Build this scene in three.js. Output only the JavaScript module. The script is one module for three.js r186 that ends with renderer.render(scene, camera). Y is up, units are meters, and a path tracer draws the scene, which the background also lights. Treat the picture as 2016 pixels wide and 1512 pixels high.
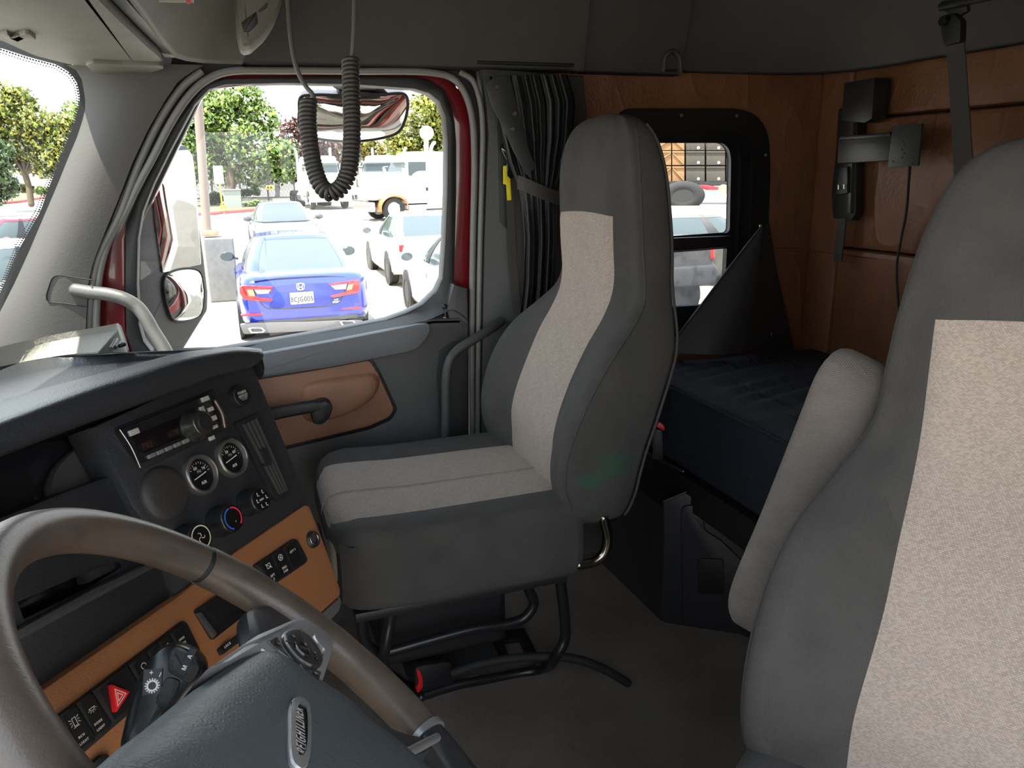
import * as THREE from 'three';
import { mergeGeometries, mergeVertices, toCreasedNormals } from 'three/addons/utils/BufferGeometryUtils.js';
import { RoundedBoxGeometry } from 'three/addons/geometries/RoundedBoxGeometry.js';

// ---------- camera, sky, sun, exposure ----------
const V = (x, y, z) => new THREE.Vector3(x, y, z);
const FPX = 1512, YAW = 19.25 * Math.PI / 180, PITCH = 15.35 * Math.PI / 180, ROLL = -0.9 * Math.PI / 180;
const EYE = V(0, 2.35, 0);
const FWD = V(Math.cos(PITCH) * Math.cos(YAW), -Math.sin(PITCH), Math.cos(PITCH) * Math.sin(YAW));
const R0 = FWD.clone().cross(V(0, 1, 0)).normalize(), U0 = R0.clone().cross(FWD);
const RGT = R0.clone().multiplyScalar(Math.cos(ROLL)).addScaledVector(U0, Math.sin(ROLL));
const UPV = U0.clone().multiplyScalar(Math.cos(ROLL)).addScaledVector(R0, -Math.sin(ROLL));
const scene = new THREE.Scene();
const camera = new THREE.PerspectiveCamera(53.1301, 2016 / 1512, 0.02, 600);
camera.position.copy(EYE); camera.up.copy(UPV); camera.lookAt(EYE.clone().add(FWD));
const renderer = new THREE.WebGLRenderer({ antialias: true });
renderer.toneMapping = THREE.LinearToneMapping;
renderer.toneMappingExposure = 2.8;
renderer.shadowMap.enabled = true;
const SKY_I = 1.3;
{ // sky: white near the horizon, blue overhead
  const w = 64, h = 32, d = new Float32Array(w * h * 4);
  for (let j = 0; j < h; j++) for (let i = 0; i < w; i++) {
    const e = Math.max(0, ((j + 0.5) / h - 0.5) * 2), k = Math.pow(e, 0.55), o = (j * w + i) * 4;
    const below = (j + 0.5) / h < 0.5;
    d[o] = below ? 0.5 : 1.30 - 0.74 * k; d[o + 1] = below ? 0.48 : 1.28 - 0.53 * k; d[o + 2] = below ? 0.45 : 1.27 - 0.27 * k; d[o + 3] = 1;
  }
  const t = new THREE.DataTexture(d, w, h, THREE.RGBAFormat, THREE.FloatType);
  t.mapping = THREE.EquirectangularReflectionMapping; t.magFilter = THREE.LinearFilter; t.minFilter = THREE.LinearFilter; t.needsUpdate = true;
  scene.background = t; scene.environment = t; scene.backgroundIntensity = SKY_I; scene.environmentIntensity = SKY_I;
}
const SUN_DIR = V(-0.14, 0.90, -0.30).normalize();
const sun = new THREE.DirectionalLight(new THREE.Color().setRGB(1, 0.95, 0.86), 7.6);
sun.position.copy(SUN_DIR.clone().multiplyScalar(60).add(V(12, 0, 0))); sun.target.position.set(12, 0, 0);
sun.castShadow = true; sun.shadow.mapSize.set(4096, 4096);
Object.assign(sun.shadow.camera, { left: -45, right: 45, top: 45, bottom: -45, near: 1, far: 160 });
scene.add(sun, sun.target);

// ---------- points from picture coordinates on planes of the cab ----------
const ray = (px, py) => FWD.clone().addScaledVector(RGT, (px - 1008) / FPX).addScaledVector(UPV, -(py - 756) / FPX);
const onX = (px, py, x) => { const d = ray(px, py); return EYE.clone().addScaledVector(d, (x - EYE.x) / d.x); };
const onY = (px, py, y) => { const d = ray(px, py); return EYE.clone().addScaledVector(d, (y - EYE.y) / d.y); };
const onZ = (px, py, z) => { const d = ray(px, py); return EYE.clone().addScaledVector(d, (z - EYE.z) / d.z); };
const at = (px, py, k) => EYE.clone().addScaledVector(ray(px, py), k);
class Pl {
  constructor(o, u, v) { this.o = o; this.u = u.clone().normalize(); this.n = u.clone().cross(v).normalize(); this.v = this.n.clone().cross(this.u); }
  hit(px, py, off = 0) { const d = ray(px, py), o = this.o.clone().addScaledVector(this.n, off); return EYE.clone().addScaledVector(d, o.sub(EYE).dot(this.n) / d.dot(this.n)); }
  to2(p) { const q = p.clone().sub(this.o); return new THREE.Vector2(q.dot(this.u), q.dot(this.v)); }
  px(px, py) { return this.to2(this.hit(px, py)); }
  to3(a, b, off = 0) { return this.o.clone().addScaledVector(this.u, a).addScaledVector(this.v, b).addScaledVector(this.n, off); }
  mtx(a = 0, b = 0, off = 0) { return new THREE.Matrix4().makeBasis(this.u, this.v, this.n).setPosition(this.to3(a, b, off)); }
}
const PX = (x) => new Pl(V(x, 2, 0), V(0, 0, 1), V(0, 1, 0));      // faces the driver
const PZ = (z) => new Pl(V(1, 2, z), V(-1, 0, 0), V(0, 1, 0));     // faces the front
const PY = (y) => new Pl(V(1, y, 0), V(0, 0, 1), V(1, 0, 0));      // faces up

// ---------- random numbers and noise ----------
const rng = (s) => () => { s = (s + 0x6d2b79f5) | 0; let t = Math.imul(s ^ (s >>> 15), 1 | s); t = (t + Math.imul(t ^ (t >>> 7), 61 | t)) ^ t; return ((t ^ (t >>> 14)) >>> 0) / 4294967296; };
const hash = (x, y, s) => { let h = Math.imul(x + 101, 374761393) ^ Math.imul(y + 57, 668265263) ^ Math.imul(s + 7, 2147001325); h = Math.imul(h ^ (h >>> 15), 2246822519); h = Math.imul(h ^ (h >>> 13), 3266489917); return ((h ^ (h >>> 16)) >>> 0) / 4294967296; };
function vnoise(x, y, per, s) {  // tiles every "per" cells
  const xi = Math.floor(x), yi = Math.floor(y), fx = x - xi, fy = y - yi, m = (a) => ((a % per) + per) % per;
  const u = fx * fx * (3 - 2 * fx), v = fy * fy * (3 - 2 * fy), a = hash(m(xi), m(yi), s), b = hash(m(xi + 1), m(yi), s), c = hash(m(xi), m(yi + 1), s), d = hash(m(xi + 1), m(yi + 1), s);
  return a + (b - a) * u + (c - a) * v + (a - b - c + d) * u * v;
}
const fbm = (x, y, per, s, oct = 4) => { let t = 0, a = 0.5, n = 0; for (let i = 0; i < oct; i++) { t += a * vnoise(x, y, per, s + i); n += a; a *= 0.5; x *= 2; y *= 2; per *= 2; } return t / n; };
function tex(n, size, fn, srgb = false) {  // fn(u, v, x, y) -> [r, g, b] 0..1 or grey; one tile is "size" metres
  const d = new Uint8Array(n * n * 4);
  for (let y = 0; y < n; y++) for (let x = 0; x < n; x++) {
    const c = fn(x / n, y / n, x, y), o = (y * n + x) * 4;
    for (let k = 0; k < 3; k++) d[o + k] = Math.max(0, Math.min(255, Math.round(255 * (Array.isArray(c) ? c[k] : c))));
    d[o + 3] = 255;
  }
  const t = new THREE.DataTexture(d, n, n, THREE.RGBAFormat);
  t.wrapS = t.wrapT = THREE.RepeatWrapping; t.magFilter = THREE.LinearFilter; t.minFilter = THREE.LinearMipmapLinearFilter; t.generateMipmaps = true;
  if (srgb) t.colorSpace = THREE.SRGBColorSpace;
  t.repeat.set(1 / size, 1 / size); t.needsUpdate = true;
  return t;
}
const T = {
  grain: tex(256, 0.09, (u, v) => 0.35 * fbm(u * 24, v * 24, 24, 3, 2) + 0.65 * fbm(u * 64, v * 64, 64, 5, 2)),
  rib: tex(256, 0.044, (u, v, x, y) => { const r = 0.5 + 0.5 * Math.cos(u * 2 * Math.PI * 20); return 0.75 * r + 0.25 * fbm(u * 90, v * 128, 128, 4, 2); }),
  ribc: tex(512, 0.30, (u, v) => { const m = fbm(u * 6, v * 6, 6, 9, 5), n = vnoise(u * 256, v * 256, 256, 2); const k = 0.62 + 0.42 * m + 0.16 * (n - 0.5); return [k * 1.0, k * 0.985, k * 0.97]; }),
  tweed: tex(512, 0.11, (u, v) => { const R = 64, C = 44, r = Math.floor(v * R), cu = u * C + (r % 2) * 0.5, c = Math.floor(cu) % C, q = hash(c, r, 5), m = fbm(u * 4, v * 4, 4, 1, 3), sh = Math.pow(Math.sin(Math.PI * (cu - Math.floor(cu))), 0.5) * Math.pow(Math.sin(Math.PI * (v * R - r)), 0.5); const k = (0.74 + 0.26 * q) * (0.62 + 0.42 * sh) + 0.05 * (m - 0.5); const w = hash(c, r, 9) > 0.6 ? 0.06 : 0; return [k, k * (0.97 - w * 0.5), k * (0.94 - w)]; }),
  tweedb: tex(512, 0.11, (u, v) => { const R = 64, C = 44, r = Math.floor(v * R), cu = u * C + (r % 2) * 0.5; return Math.sin(Math.PI * (cu - Math.floor(cu))) * Math.sin(Math.PI * (v * R - r)); }),
  leather: tex(256, 0.05, (u, v) => { const a = fbm(u * 26, v * 26, 26, 13, 3); return 1 - Math.abs(a - 0.5) * 3; }),
  mottle: tex(256, 0.5, (u, v) => 0.80 + 0.28 * (fbm(u * 7, v * 7, 7, 17, 5) - 0.2)),
  carpet: tex(512, 0.8, (u, v) => { const s = fbm(u * 5, v * 5, 5, 21, 5), n = vnoise(u * 400, v * 400, 400, 3); const k = 0.55 + 0.55 * s + 0.25 * (n - 0.5); return [k, k * (0.96 + 0.06 * s), k * (0.93 + 0.06 * s)]; }),
  fuzz: tex(256, 0.06, (u, v) => vnoise(u * 128, v * 128, 128, 33)),
  quilt: tex(256, 0.5, (u, v) => fbm(u * 10, v * 30, 10, 41, 4)),
  asphalt: tex(512, 4, (u, v) => { const k = 0.80 + 0.25 * (fbm(u * 6, v * 6, 6, 51, 5) - 0.4) + 0.12 * (vnoise(u * 500, v * 500, 500, 5) - 0.5); return [k, k, k * 0.98]; }),
  wear: tex(512, 0.22, (u, v) => { const k = fbm(u * 9, v * 5, 9, 61, 5); return [0.70 + 0.6 * (k - 0.3), 0.66 + 0.56 * (k - 0.3), 0.62 + 0.5 * (k - 0.3)]; }),
  dust: tex(256, 0.25, (u, v) => { const k = fbm(u * 12, v * 12, 12, 71, 5); return Math.max(0, Math.min(1, 0.90 - 0.55 * Math.max(0, k - 0.45))); }),
  hatch: tex(128, 0.016, (u, v) => 0.5 + 0.5 * Math.cos(2 * Math.PI * 4 * (u + v)) * Math.cos(2 * Math.PI * 4 * (u - v))),
};
const C3 = (r, g, b) => new THREE.Color().setRGB(r, g, b);
function mat(rgb, rough = 0.6, o = {}) {
  const { bump, bs = 0.0003, ...rest } = o;
  const phys = ['clearcoat', 'transmission', 'sheen', 'anisotropy', 'ior', 'specularIntensity'].some((k) => k in rest);
  const m = new (phys ? THREE.MeshPhysicalMaterial : THREE.MeshStandardMaterial)({ color: C3(...rgb), roughness: rough, side: THREE.DoubleSide, ...rest });
  if (bump) { m.bumpMap = bump; m.bumpScale = bs; }
  return m;
}
const M = {
  black: mat([0.012, 0.012, 0.013], 0.5, { bump: T.grain, bs: 0.0002 }),
  blackGloss: mat([0.012, 0.012, 0.014], 0.15),
  dash: mat([0.020, 0.021, 0.023], 0.55, { bump: T.grain, bs: 0.0005 }),
  dashTop: mat([0.024, 0.0255, 0.028], 0.42, { bump: T.grain, bs: 0.0006 }),
  grey: mat([0.056, 0.056, 0.055], 0.55, { bump: T.grain, bs: 0.0004 }),
  pillar: mat([0.066, 0.061, 0.056], 0.6, { bump: T.grain, bs: 0.0003 }),
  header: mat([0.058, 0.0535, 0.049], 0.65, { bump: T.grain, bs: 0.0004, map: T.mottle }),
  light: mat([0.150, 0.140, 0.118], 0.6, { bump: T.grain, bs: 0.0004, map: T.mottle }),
  cream: mat([0.36, 0.345, 0.30], 0.6, { bump: T.grain, bs: 0.0004 }),
  seal: mat([0.20, 0.195, 0.185], 0.5),
  strip: mat([0.14, 0.142, 0.148], 0.4, { bump: T.hatch, bs: 0.0004 }),
  brown: mat([0.30, 0.142, 0.082], 0.5, { bump: T.leather, bs: 0.0004, map: T.mottle }),
  brownWall: mat([0.215, 0.088, 0.040], 0.5, { bump: T.leather, bs: 0.0005, map: T.mottle }),
  brownDash: mat([0.30, 0.122, 0.047], 0.5, { bump: T.leather, bs: 0.0002 }),
  fabric: mat([0.056, 0.053, 0.050], 0.92, { bump: T.rib, bs: 0.00028, map: T.ribc }),
  insert: mat([0.44, 0.38, 0.335], 0.95, { bump: T.tweedb, bs: 0.0003, map: T.tweed }),
  armrest: mat([0.165, 0.142, 0.126], 0.92, { bump: (() => { const t = T.rib.clone(); t.rotation = Math.PI / 2; return t; })(), bs: 0.0005, map: T.ribc }),
  vinyl: mat([0.028, 0.029, 0.030], 0.52, { bump: T.leather, bs: 0.0002 }),
  mattress: mat([0.018, 0.021, 0.034], 0.85, { bump: T.quilt, bs: 0.006 }),
  carpet: mat([0.29, 0.243, 0.205], 0.95, { bump: T.fuzz, bs: 0.0015, map: T.carpet }),
  rubber: mat([0.018, 0.018, 0.018], 0.75),
  tubeBlack: mat([0.014, 0.014, 0.015], 0.32),
  chrome: mat([0.75, 0.76, 0.78], 0.12, { metalness: 1 }),
  steel: mat([0.42, 0.40, 0.37], 0.3, { metalness: 1 }),
  satin: mat([0.34, 0.335, 0.33], 0.35, { metalness: 0.6 }),
  rim: mat([0.110, 0.088, 0.074], 0.36, { bump: T.leather, bs: 0.00007, map: T.wear }),
  airbag: mat([0.066, 0.080, 0.088], 0.42, { bump: T.leather, bs: 0.00016 }),
  red: mat([0.17, 0.008, 0.012], 0.25, { clearcoat: 1, clearcoatRoughness: 0.05 }),
  redPlastic: mat([0.75, 0.015, 0.02], 0.4),
  yellow: mat([0.80, 0.66, 0.02], 0.5),
  belt: mat([0.05, 0.046, 0.042], 0.8, { bump: T.rib, bs: 0.0003 }),
  white: mat([0.80, 0.80, 0.79], 0.5),
  mirror: mat([0.88, 0.89, 0.90], 0.02, { metalness: 1 }),
  glass: mat([0.97, 0.985, 0.98], 0.0, { transmission: 1, thickness: 0, ior: 1.33 }),
  screen: mat([0.86, 0.895, 0.87], 0.0, { transmission: 1, thickness: 0, ior: 1.33 }),
  dusty: mat([0.93, 0.94, 0.95], 0.12, { transmission: 0.80, thickness: 0, ior: 1.3, map: T.dust }),
};

// ---------- geometry helpers ----------
function boxUV(g0) {
  const g = g0.index ? g0.toNonIndexed() : g0;
  if (!g.attributes.normal) g.computeVertexNormals();
  const p = g.attributes.position, uv = new Float32Array(p.count * 2), a = V(0, 0, 0), b = V(0, 0, 0), c = V(0, 0, 0);
  for (let i = 0; i < p.count; i += 3) {
    a.fromBufferAttribute(p, i); b.fromBufferAttribute(p, i + 1); c.fromBufferAttribute(p, i + 2);
    const n = b.clone().sub(a).cross(c.clone().sub(a)), x = Math.abs(n.x), y = Math.abs(n.y), z = Math.abs(n.z);
    for (let k = 0; k < 3; k++) {
      const px = p.getX(i + k), py = p.getY(i + k), pz = p.getZ(i + k);
      const [s, t] = x >= y && x >= z ? [pz, py] : y >= z ? [px, pz] : [px, py];
      uv[(i + k) * 2] = s; uv[(i + k) * 2 + 1] = t;
    }
  }
  g.setAttribute('uv', new THREE.BufferAttribute(uv, 2));
  return g;
}
const clean = (g) => { const n = g.index ? g.toNonIndexed() : g.clone(); for (const k of Object.keys(n.attributes)) if (!['position', 'normal'].includes(k)) n.deleteAttribute(k); n.groups = []; return n; };
const join = (...gs) => mergeGeometries(gs.flat().map(clean));
function fillet(pts, r) {
  const s = new THREE.Shape(), n = pts.length;
  pts.forEach((p, i) => {
    const a = pts[(i + n - 1) % n], b = pts[(i + 1) % n], la = p.distanceTo(a), lb = p.distanceTo(b), q = Math.min(r, la * 0.48, lb * 0.48);
    const s0 = p.clone().lerp(a, q / la), s1 = p.clone().lerp(b, q / lb);
    if (i === 0) s.moveTo(s0.x, s0.y); else s.lineTo(s0.x, s0.y);
    s.quadraticCurveTo(p.x, p.y, s1.x, s1.y);
  });
  s.closePath();
  return s;
}
const splinePts = (pts, n = 80) => new THREE.CatmullRomCurve3(pts.map((p) => V(p.x, p.y, 0)), true, 'centripetal').getPoints(n).slice(0, -1).map((p) => new THREE.Vector2(p.x, p.y));
function shapeOf(p2, o) { const pts = o.spl ? splinePts(p2, o.spl) : p2; return o.r && !o.spl ? fillet(pts, o.r) : new THREE.Shape(pts); }
function plate(pl, pts, o = {}) {  // outline in picture coordinates (or plane metres with raw) -> a thick bevelled plate whose face lies on the plane
  const { t = 0.01, b = 0.002, off = 0, holes = [] } = o, cv = (q) => q.map((p) => (o.raw ? new THREE.Vector2(p[0], p[1]) : pl.px(p[0], p[1])));
  const s = shapeOf(cv(pts), o);
  for (const h of holes) s.holes.push(shapeOf(cv(h.p ?? h), { ...o, ...(h.o ?? {}) }));
  const bb = Math.min(b, t * 0.45);
  let g = new THREE.ExtrudeGeometry(s, { depth: t - 2 * bb, bevelEnabled: bb > 0, bevelThickness: bb, bevelSize: bb, bevelOffset: -bb, bevelSegments: 2, curveSegments: 10, steps: 1 });
  g.translate(0, 0, -t + bb + off);
  g.deleteAttribute('uv');
  g = toCreasedNormals(g, 0.7);
  return g.applyMatrix4(pl.mtx());
}
const resample = (pts, n) => { const c = new THREE.CatmullRomCurve3(pts, false, 'centripetal'); return c.getSpacedPoints(n - 1); };
const resampleLin = (pts, n) => {
  const L = [0]; for (let i = 1; i < pts.length; i++) L.push(L[i - 1] + pts[i].distanceTo(pts[i - 1]));
  return Array.from({ length: n }, (_, k) => { const s = L[L.length - 1] * k / (n - 1); let i = 1; while (i < L.length - 1 && L[i] < s) i++; return pts[i - 1].clone().lerp(pts[i], (s - L[i - 1]) / Math.max(1e-9, L[i] - L[i - 1])); });
};
function skin(rows, o = {}) {  // rows of equally many points -> smooth surface; closed: rows wrap; thick: Vector3 makes a closed slab; cap: fan caps at the first and last row
  const m = rows[0].length, pos = [], idx = [];
  const grid = (rs, flip) => {
    const base = pos.length / 3, m = rs[0].length;
    for (const r of rs) for (const p of r) pos.push(p.x, p.y, p.z);
    const w = o.closed ? m : m - 1;
    for (let i = 0; i < rs.length - 1; i++) for (let j = 0; j < w; j++) {
      const a = base + i * m + j, b = base + i * m + (j + 1) % m, c = a + m, d = b + m;
      if (flip) idx.push(a, b, d, a, d, c); else idx.push(a, d, b, a, c, d);
    }
  };
  grid(rows, false);
  if (o.thick) {
    const back = rows.map((r) => r.map((p) => p.clone().add(o.thick)));
    grid(back, true);
    const edge = (l, k, f) => grid([l, k], f);
    edge(rows[0], back[0], true); edge(rows[rows.length - 1], back[rows.length - 1], false);
    if (!o.closed) { edge(rows.map((r) => r[0]), back.map((r) => r[0]), false); edge(rows.map((r) => r[m - 1]), back.map((r) => r[m - 1]), true); }
  }
  if (o.cap) for (const [r, f] of [[rows[0], true], [rows[rows.length - 1], false]]) {
    const c = r.reduce((s, p) => s.add(p), V(0, 0, 0)).multiplyScalar(1 / m);
    grid([r, r.map((p) => p.clone().lerp(c, 0.5)), r.map(() => c.clone())], !f);
  }
  const g = new THREE.BufferGeometry();
  g.setAttribute('position', new THREE.Float32BufferAttribute(pos, 3)); g.setIndex(idx);
  g.computeVertexNormals();
  return o.crease ? toCreasedNormals(g, o.crease) : g;
}
function tube(pts, r, o = {}) {
  const { closed = false, n = 48, rs = 12, lin = false } = o;
  const c = lin ? new THREE.CurvePath() : new THREE.CatmullRomCurve3(pts, closed, 'centripetal');
  if (lin) for (let i = 1; i < pts.length; i++) c.add(new THREE.LineCurve3(pts[i - 1], pts[i]));
  const g = [new THREE.TubeGeometry(c, n, r, rs, closed)];
  if (!closed && !o.open) for (const p of [pts[0], pts[pts.length - 1]]) g.push(new THREE.SphereGeometry(r, rs, 8).translate(p.x, p.y, p.z));
  return join(g);
}
function sweep(pts, sec, up, o = {}) {  // section points (across, along up) carried along a smooth path
  const n = o.n ?? 40, c = new THREE.CatmullRomCurve3(pts, !!o.closed, 'centripetal'), rows = [];
  for (let i = 0; i <= n; i++) {
    const u = i / n, p = c.getPointAt(u), t = c.getTangentAt(u), U = up.clone().addScaledVector(t, -t.dot(up)).normalize(), B = t.clone().cross(U), k = o.scale ? o.scale(u) : 1;
    rows.push(sec.map(([a, b]) => p.clone().addScaledVector(B, a * k).addScaledVector(U, b * k)));
  }
  return skin(rows, { closed: true, cap: !o.closed });
}
const oval = (a, b, n = 16, e = 1) => Array.from({ length: n }, (_, i) => { const t = i / n * Math.PI * 2, f = (x) => Math.sign(x) * Math.pow(Math.abs(x), e); return [a * f(Math.cos(t)), b * f(Math.sin(t))]; });
const rbox = (w, h, d, r, p, m) => { const g = new RoundedBoxGeometry(w, h, d, 3, Math.min(r, w / 2.01, h / 2.01, d / 2.01)); if (m) g.applyMatrix4(m); if (p) g.translate(p.x, p.y, p.z); return g; };
const cyl = (r0, r1, h, n = 24) => new THREE.CylinderGeometry(r0, r1, h, n);
const rot = (rx, ry, rz) => new THREE.Matrix4().makeRotationFromEuler(new THREE.Euler(rx, ry, rz));
function rod(a, b, r, n = 12) { return new THREE.CylinderGeometry(r, r, a.distanceTo(b), n).applyQuaternion(new THREE.Quaternion().setFromUnitVectors(V(0, 1, 0), b.clone().sub(a).normalize())).translate((a.x + b.x) / 2, (a.y + b.y) / 2, (a.z + b.z) / 2); }
const disc = (pl, px, py, r, h, o = {}) => { const q = o.raw ? { x: px, y: py } : pl.px(px, py); const g = new THREE.CylinderGeometry(r * (o.taper ?? 1), r, h, o.n ?? 32).rotateX(Math.PI / 2).translate(q.x, q.y, h / 2 + (o.off ?? 0)); return g.applyMatrix4(pl.mtx()); };
const ringOn = (pl, px, py, r, tr, off = 0) => { const q = pl.px(px, py); return new THREE.TorusGeometry(r, tr, 10, 40).translate(q.x, q.y, off).applyMatrix4(pl.mtx()); };

const offPx = (pl, px, py, off) => pl.to2(pl.hit(px, py, off));
const knobOn = (pl, px, py, r, h, o = {}) => { const off = (o.base ?? 0) + h, q = offPx(pl, px, py, off); return new THREE.CylinderGeometry(r * (o.taper ?? 1), r, h, o.n ?? 36).rotateX(Math.PI / 2).translate(q.x, q.y, off - h / 2).applyMatrix4(pl.mtx()); };  // its front face is centred at the picture point
// ---------- objects ----------
const taken = {};
const numbered = (n) => { const k = taken[n] = (taken[n] ?? -1) + 1; return k ? `${n}_${String(k).padStart(3, '0')}` : n; };
function thing(name, label, category, base = V(0, 0, 0), group) {
  const o = new THREE.Group(); o.name = numbered(name); o.position.copy(base); o.userData = { label, category };
  if (group) o.userData.group = group;
  scene.add(o); return o;
}
function mesh(geo, m, o = {}) {
  const g = o.keepUV ? geo : boxUV(geo), k = new THREE.Mesh(g, m); k.castShadow = k.receiveShadow = true; return k;
}
function worldOf(o) { const p = V(0, 0, 0); for (let q = o; q && q !== scene; q = q.parent) p.add(q.position); return p; }
function part(parent, name, geo, m, o = {}) {  // geometry in scene axes, moved to its parent's base
  const k = mesh(geo, m, o); k.name = name;
  if (o.label) k.userData.label = o.label;
  if (o.kind) k.userData.kind = o.kind;
  if (!o.local) { const p = worldOf(parent); k.geometry.translate(-p.x, -p.y, -p.z); }
  parent.add(k); return k;
}
function struct(name, geo, m, label) { const k = mesh(geo, m); k.name = numbered(name); k.userData = { kind: 'structure', ...(label ? { label } : {}) }; scene.add(k); return k; }
function structGroup(name, base, label) { const o = new THREE.Group(); o.name = numbered(name); o.position.copy(base); o.userData = { kind: 'structure', ...(label ? { label } : {}) }; scene.add(o); return o; }
function print(w, h, pxPerM, draw, o = {}) {  // flat lettering: a plane of w x h metres with a drawn map
  const c = document.createElement('canvas'); c.width = Math.max(8, Math.round(w * pxPerM)); c.height = Math.max(8, Math.round(h * pxPerM));
  const x = c.getContext('2d'); draw(x, c.width, c.height);
  const t = new THREE.CanvasTexture(c); t.colorSpace = THREE.SRGBColorSpace; t.magFilter = THREE.LinearFilter;
  const m = new THREE.MeshStandardMaterial({ map: t, roughness: o.rough ?? 0.5, side: THREE.DoubleSide });
  return [new THREE.PlaneGeometry(w, h), m];
}
const put = (s, font, x, text, px, py, col = '#fff', al = 'center') => { x.font = font; x.fillStyle = col; x.textAlign = al; x.textBaseline = 'middle'; x.fillText(text, px, py); };

function stick(parent, name, w, h, pxPerM, draw, pl, px, py, off, o = {}) {  // flat print lying on a plane
  const [g, m] = print(w, h, pxPerM, draw, o), q = o.raw ? { x: px, y: py } : offPx(pl, px, py, off);
  if (o.turn) g.rotateZ(o.turn);
  g.applyMatrix4(pl.mtx(q.x, q.y, off));
  return part(parent, name, g, m, { keepUV: true, label: o.label });
}
// ---------- the cab shell ----------
const FL = 1.15, GY = 0;
T.pad = tex(512, 0.7, (u, v) => { const w = fbm(u * 5 + 0.6 * fbm(u * 3, v * 3, 3, 84, 3), v * 2, 5, 81, 4), q = Math.pow(1 - Math.abs(fbm(u * 7, v * 4, 7, 86, 2) - 0.5) * 2, 6); return 0.75 * w + 0.18 * q + 0.07 * fbm(u * 120, v * 120, 120, 83, 2); });
M.brownWall.bumpMap = T.pad; M.brownWall.bumpScale = 0.014;
const bx = (x0, x1, y0, y1, z0, z1) => new THREE.BoxGeometry(x1 - x0, y1 - y0, z1 - z0).translate((x0 + x1) / 2, (y0 + y1) / 2, (z0 + z1) / 2);
struct('floor', bx(-0.06, 2.06, FL - 0.06, FL, -1.0, 1.76), M.carpet, 'dark brown worn floor mat');
struct('ceiling', bx(-0.06, 2.1, 3.06, 3.12, -0.45, 1.8), M.header);
struct('wall_front', bx(-0.06, 2.1, FL, 2.02, -1.02, -0.96), M.black);
{ // body sides, with the openings of the doors and the sleeper window
  const hole = (pl, pts) => pts.map((p) => new THREE.Vector2(p[0], p[1]));
  const side = (x, holes) => { const pl = PX(x); const q = (z, y) => [z, y - 2]; return plate(pl, [q(-1.02, FL - 0.1), q(1.8, FL - 0.1), q(1.8, 3.12), q(-0.22, 3.12), q(-0.24, 2.66), q(-0.25, 2.58), q(-0.28, 2.46), q(-0.36, 2.3), q(-0.54, 2.03), q(-0.60, 1.96), q(-1.02, 1.96)], { raw: true, t: 0.03, b: 0, holes: holes.map((h) => ({ p: h.map(([z, y]) => q(z, y)) })) }); };
  struct('wall_right', side(2.085, [[[-0.50, 1.90], [-0.36, 2.0], [-0.02, 2.58], [0.60, 2.58], [0.60, FL], [-0.50, FL]], [[1.0, 1.66], [1.56, 1.66], [1.56, 2.48], [1.0, 2.48]]]), M.header);
  struct('wall_left', side(-0.035, [[[-0.42, FL + 0.04], [-0.42, 2.0], [-0.30, 2.3], [-0.12, 2.56], [0.60, 2.56], [0.66, 2.4], [0.66, FL + 0.04]]]), M.grey);
  struct('wall_right', side(2.12, [[[-0.50, 1.90], [-0.36, 2.0], [-0.02, 2.58], [0.60, 2.58], [0.60, FL], [-0.50, FL]], [[1.0, 1.66], [1.6, 1.66], [1.6, 2.5], [1.0, 2.5]]]), M.red, 'red painted outer skin of the cab');
}
struct('wall_rear', bx(-0.06, 2.1, FL - 0.1, 3.12, 1.76, 1.80), M.header);

// windscreen and its surround
const wsTop = [V(2.0, 2.585, -0.285), V(1.75, 2.594, -0.338), V(1.45, 2.603, -0.40), V(1.0, 2.61, -0.45), V(0.55, 2.603, -0.40), V(0.25, 2.594, -0.338), V(0.0, 2.585, -0.285)];
const wsBot = [V(2.0, 1.975, -0.555), V(1.75, 1.98, -0.69), V(1.45, 1.98, -0.80), V(1.0, 1.98, -0.88), V(0.55, 1.98, -0.80), V(0.25, 1.98, -0.69), V(0.0, 1.975, -0.555)];
{
  const w = structGroup('window_2', V(1, 2, -0.7), 'windscreen glass');
  part(w, 'glass', skin([resample(wsTop, 33), resample(wsBot, 33)]), M.screen);
  const q = (px, py) => onX(px, py, 1.872 - 0);   // dark print along the edge of the glass
  const inner = [[-40, 90], [0, 94], [55, 112], [111, 127], [139, 144], [152, 165], [157, 189], [156, 206], [149, 236], [132, 278], [116, 319], [96, 369], [79, 417], [36, 492], [0, 577], [-40, 670]];
  const outer = [[-40, 66], [0, 76], [50, 92], [83, 104], [139, 124], [163, 152], [172, 194], [171, 222], [157, 267], [137, 314], [115, 369], [93, 420], [60, 498], [32, 559], [0, 634], [-40, 730]];
  const onGlass = ([px, py]) => { const a = onX(px, py, 1.994); return a; };
  part(w, 'edge_print', skin([resampleLin(inner.map(onGlass), 60), resampleLin(outer.map(onGlass), 60)], { thick: V(0.003, 0, 0) }), M.black);
  const dots = [], path = resampleLin(inner.map(onGlass), 150), cen = onGlass([-60, 380]);
  for (let k = 0; k < path.length; k++) for (let r = 0; r < 2; r++) {
    const p = path[k].clone(), d = cen.clone().sub(p).normalize(); p.addScaledVector(d, 0.003 + r * 0.006);
    dots.push(new THREE.CylinderGeometry(0.0022 - r * 0.0007, 0.0022 - r * 0.0007, 0.002, 6).rotateZ(Math.PI / 2).translate(p.x + 0.002, p.y, p.z));
  }
  part(w, 'dotted_edge', join(dots), M.black, { kind: 'stuff' });
}
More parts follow.
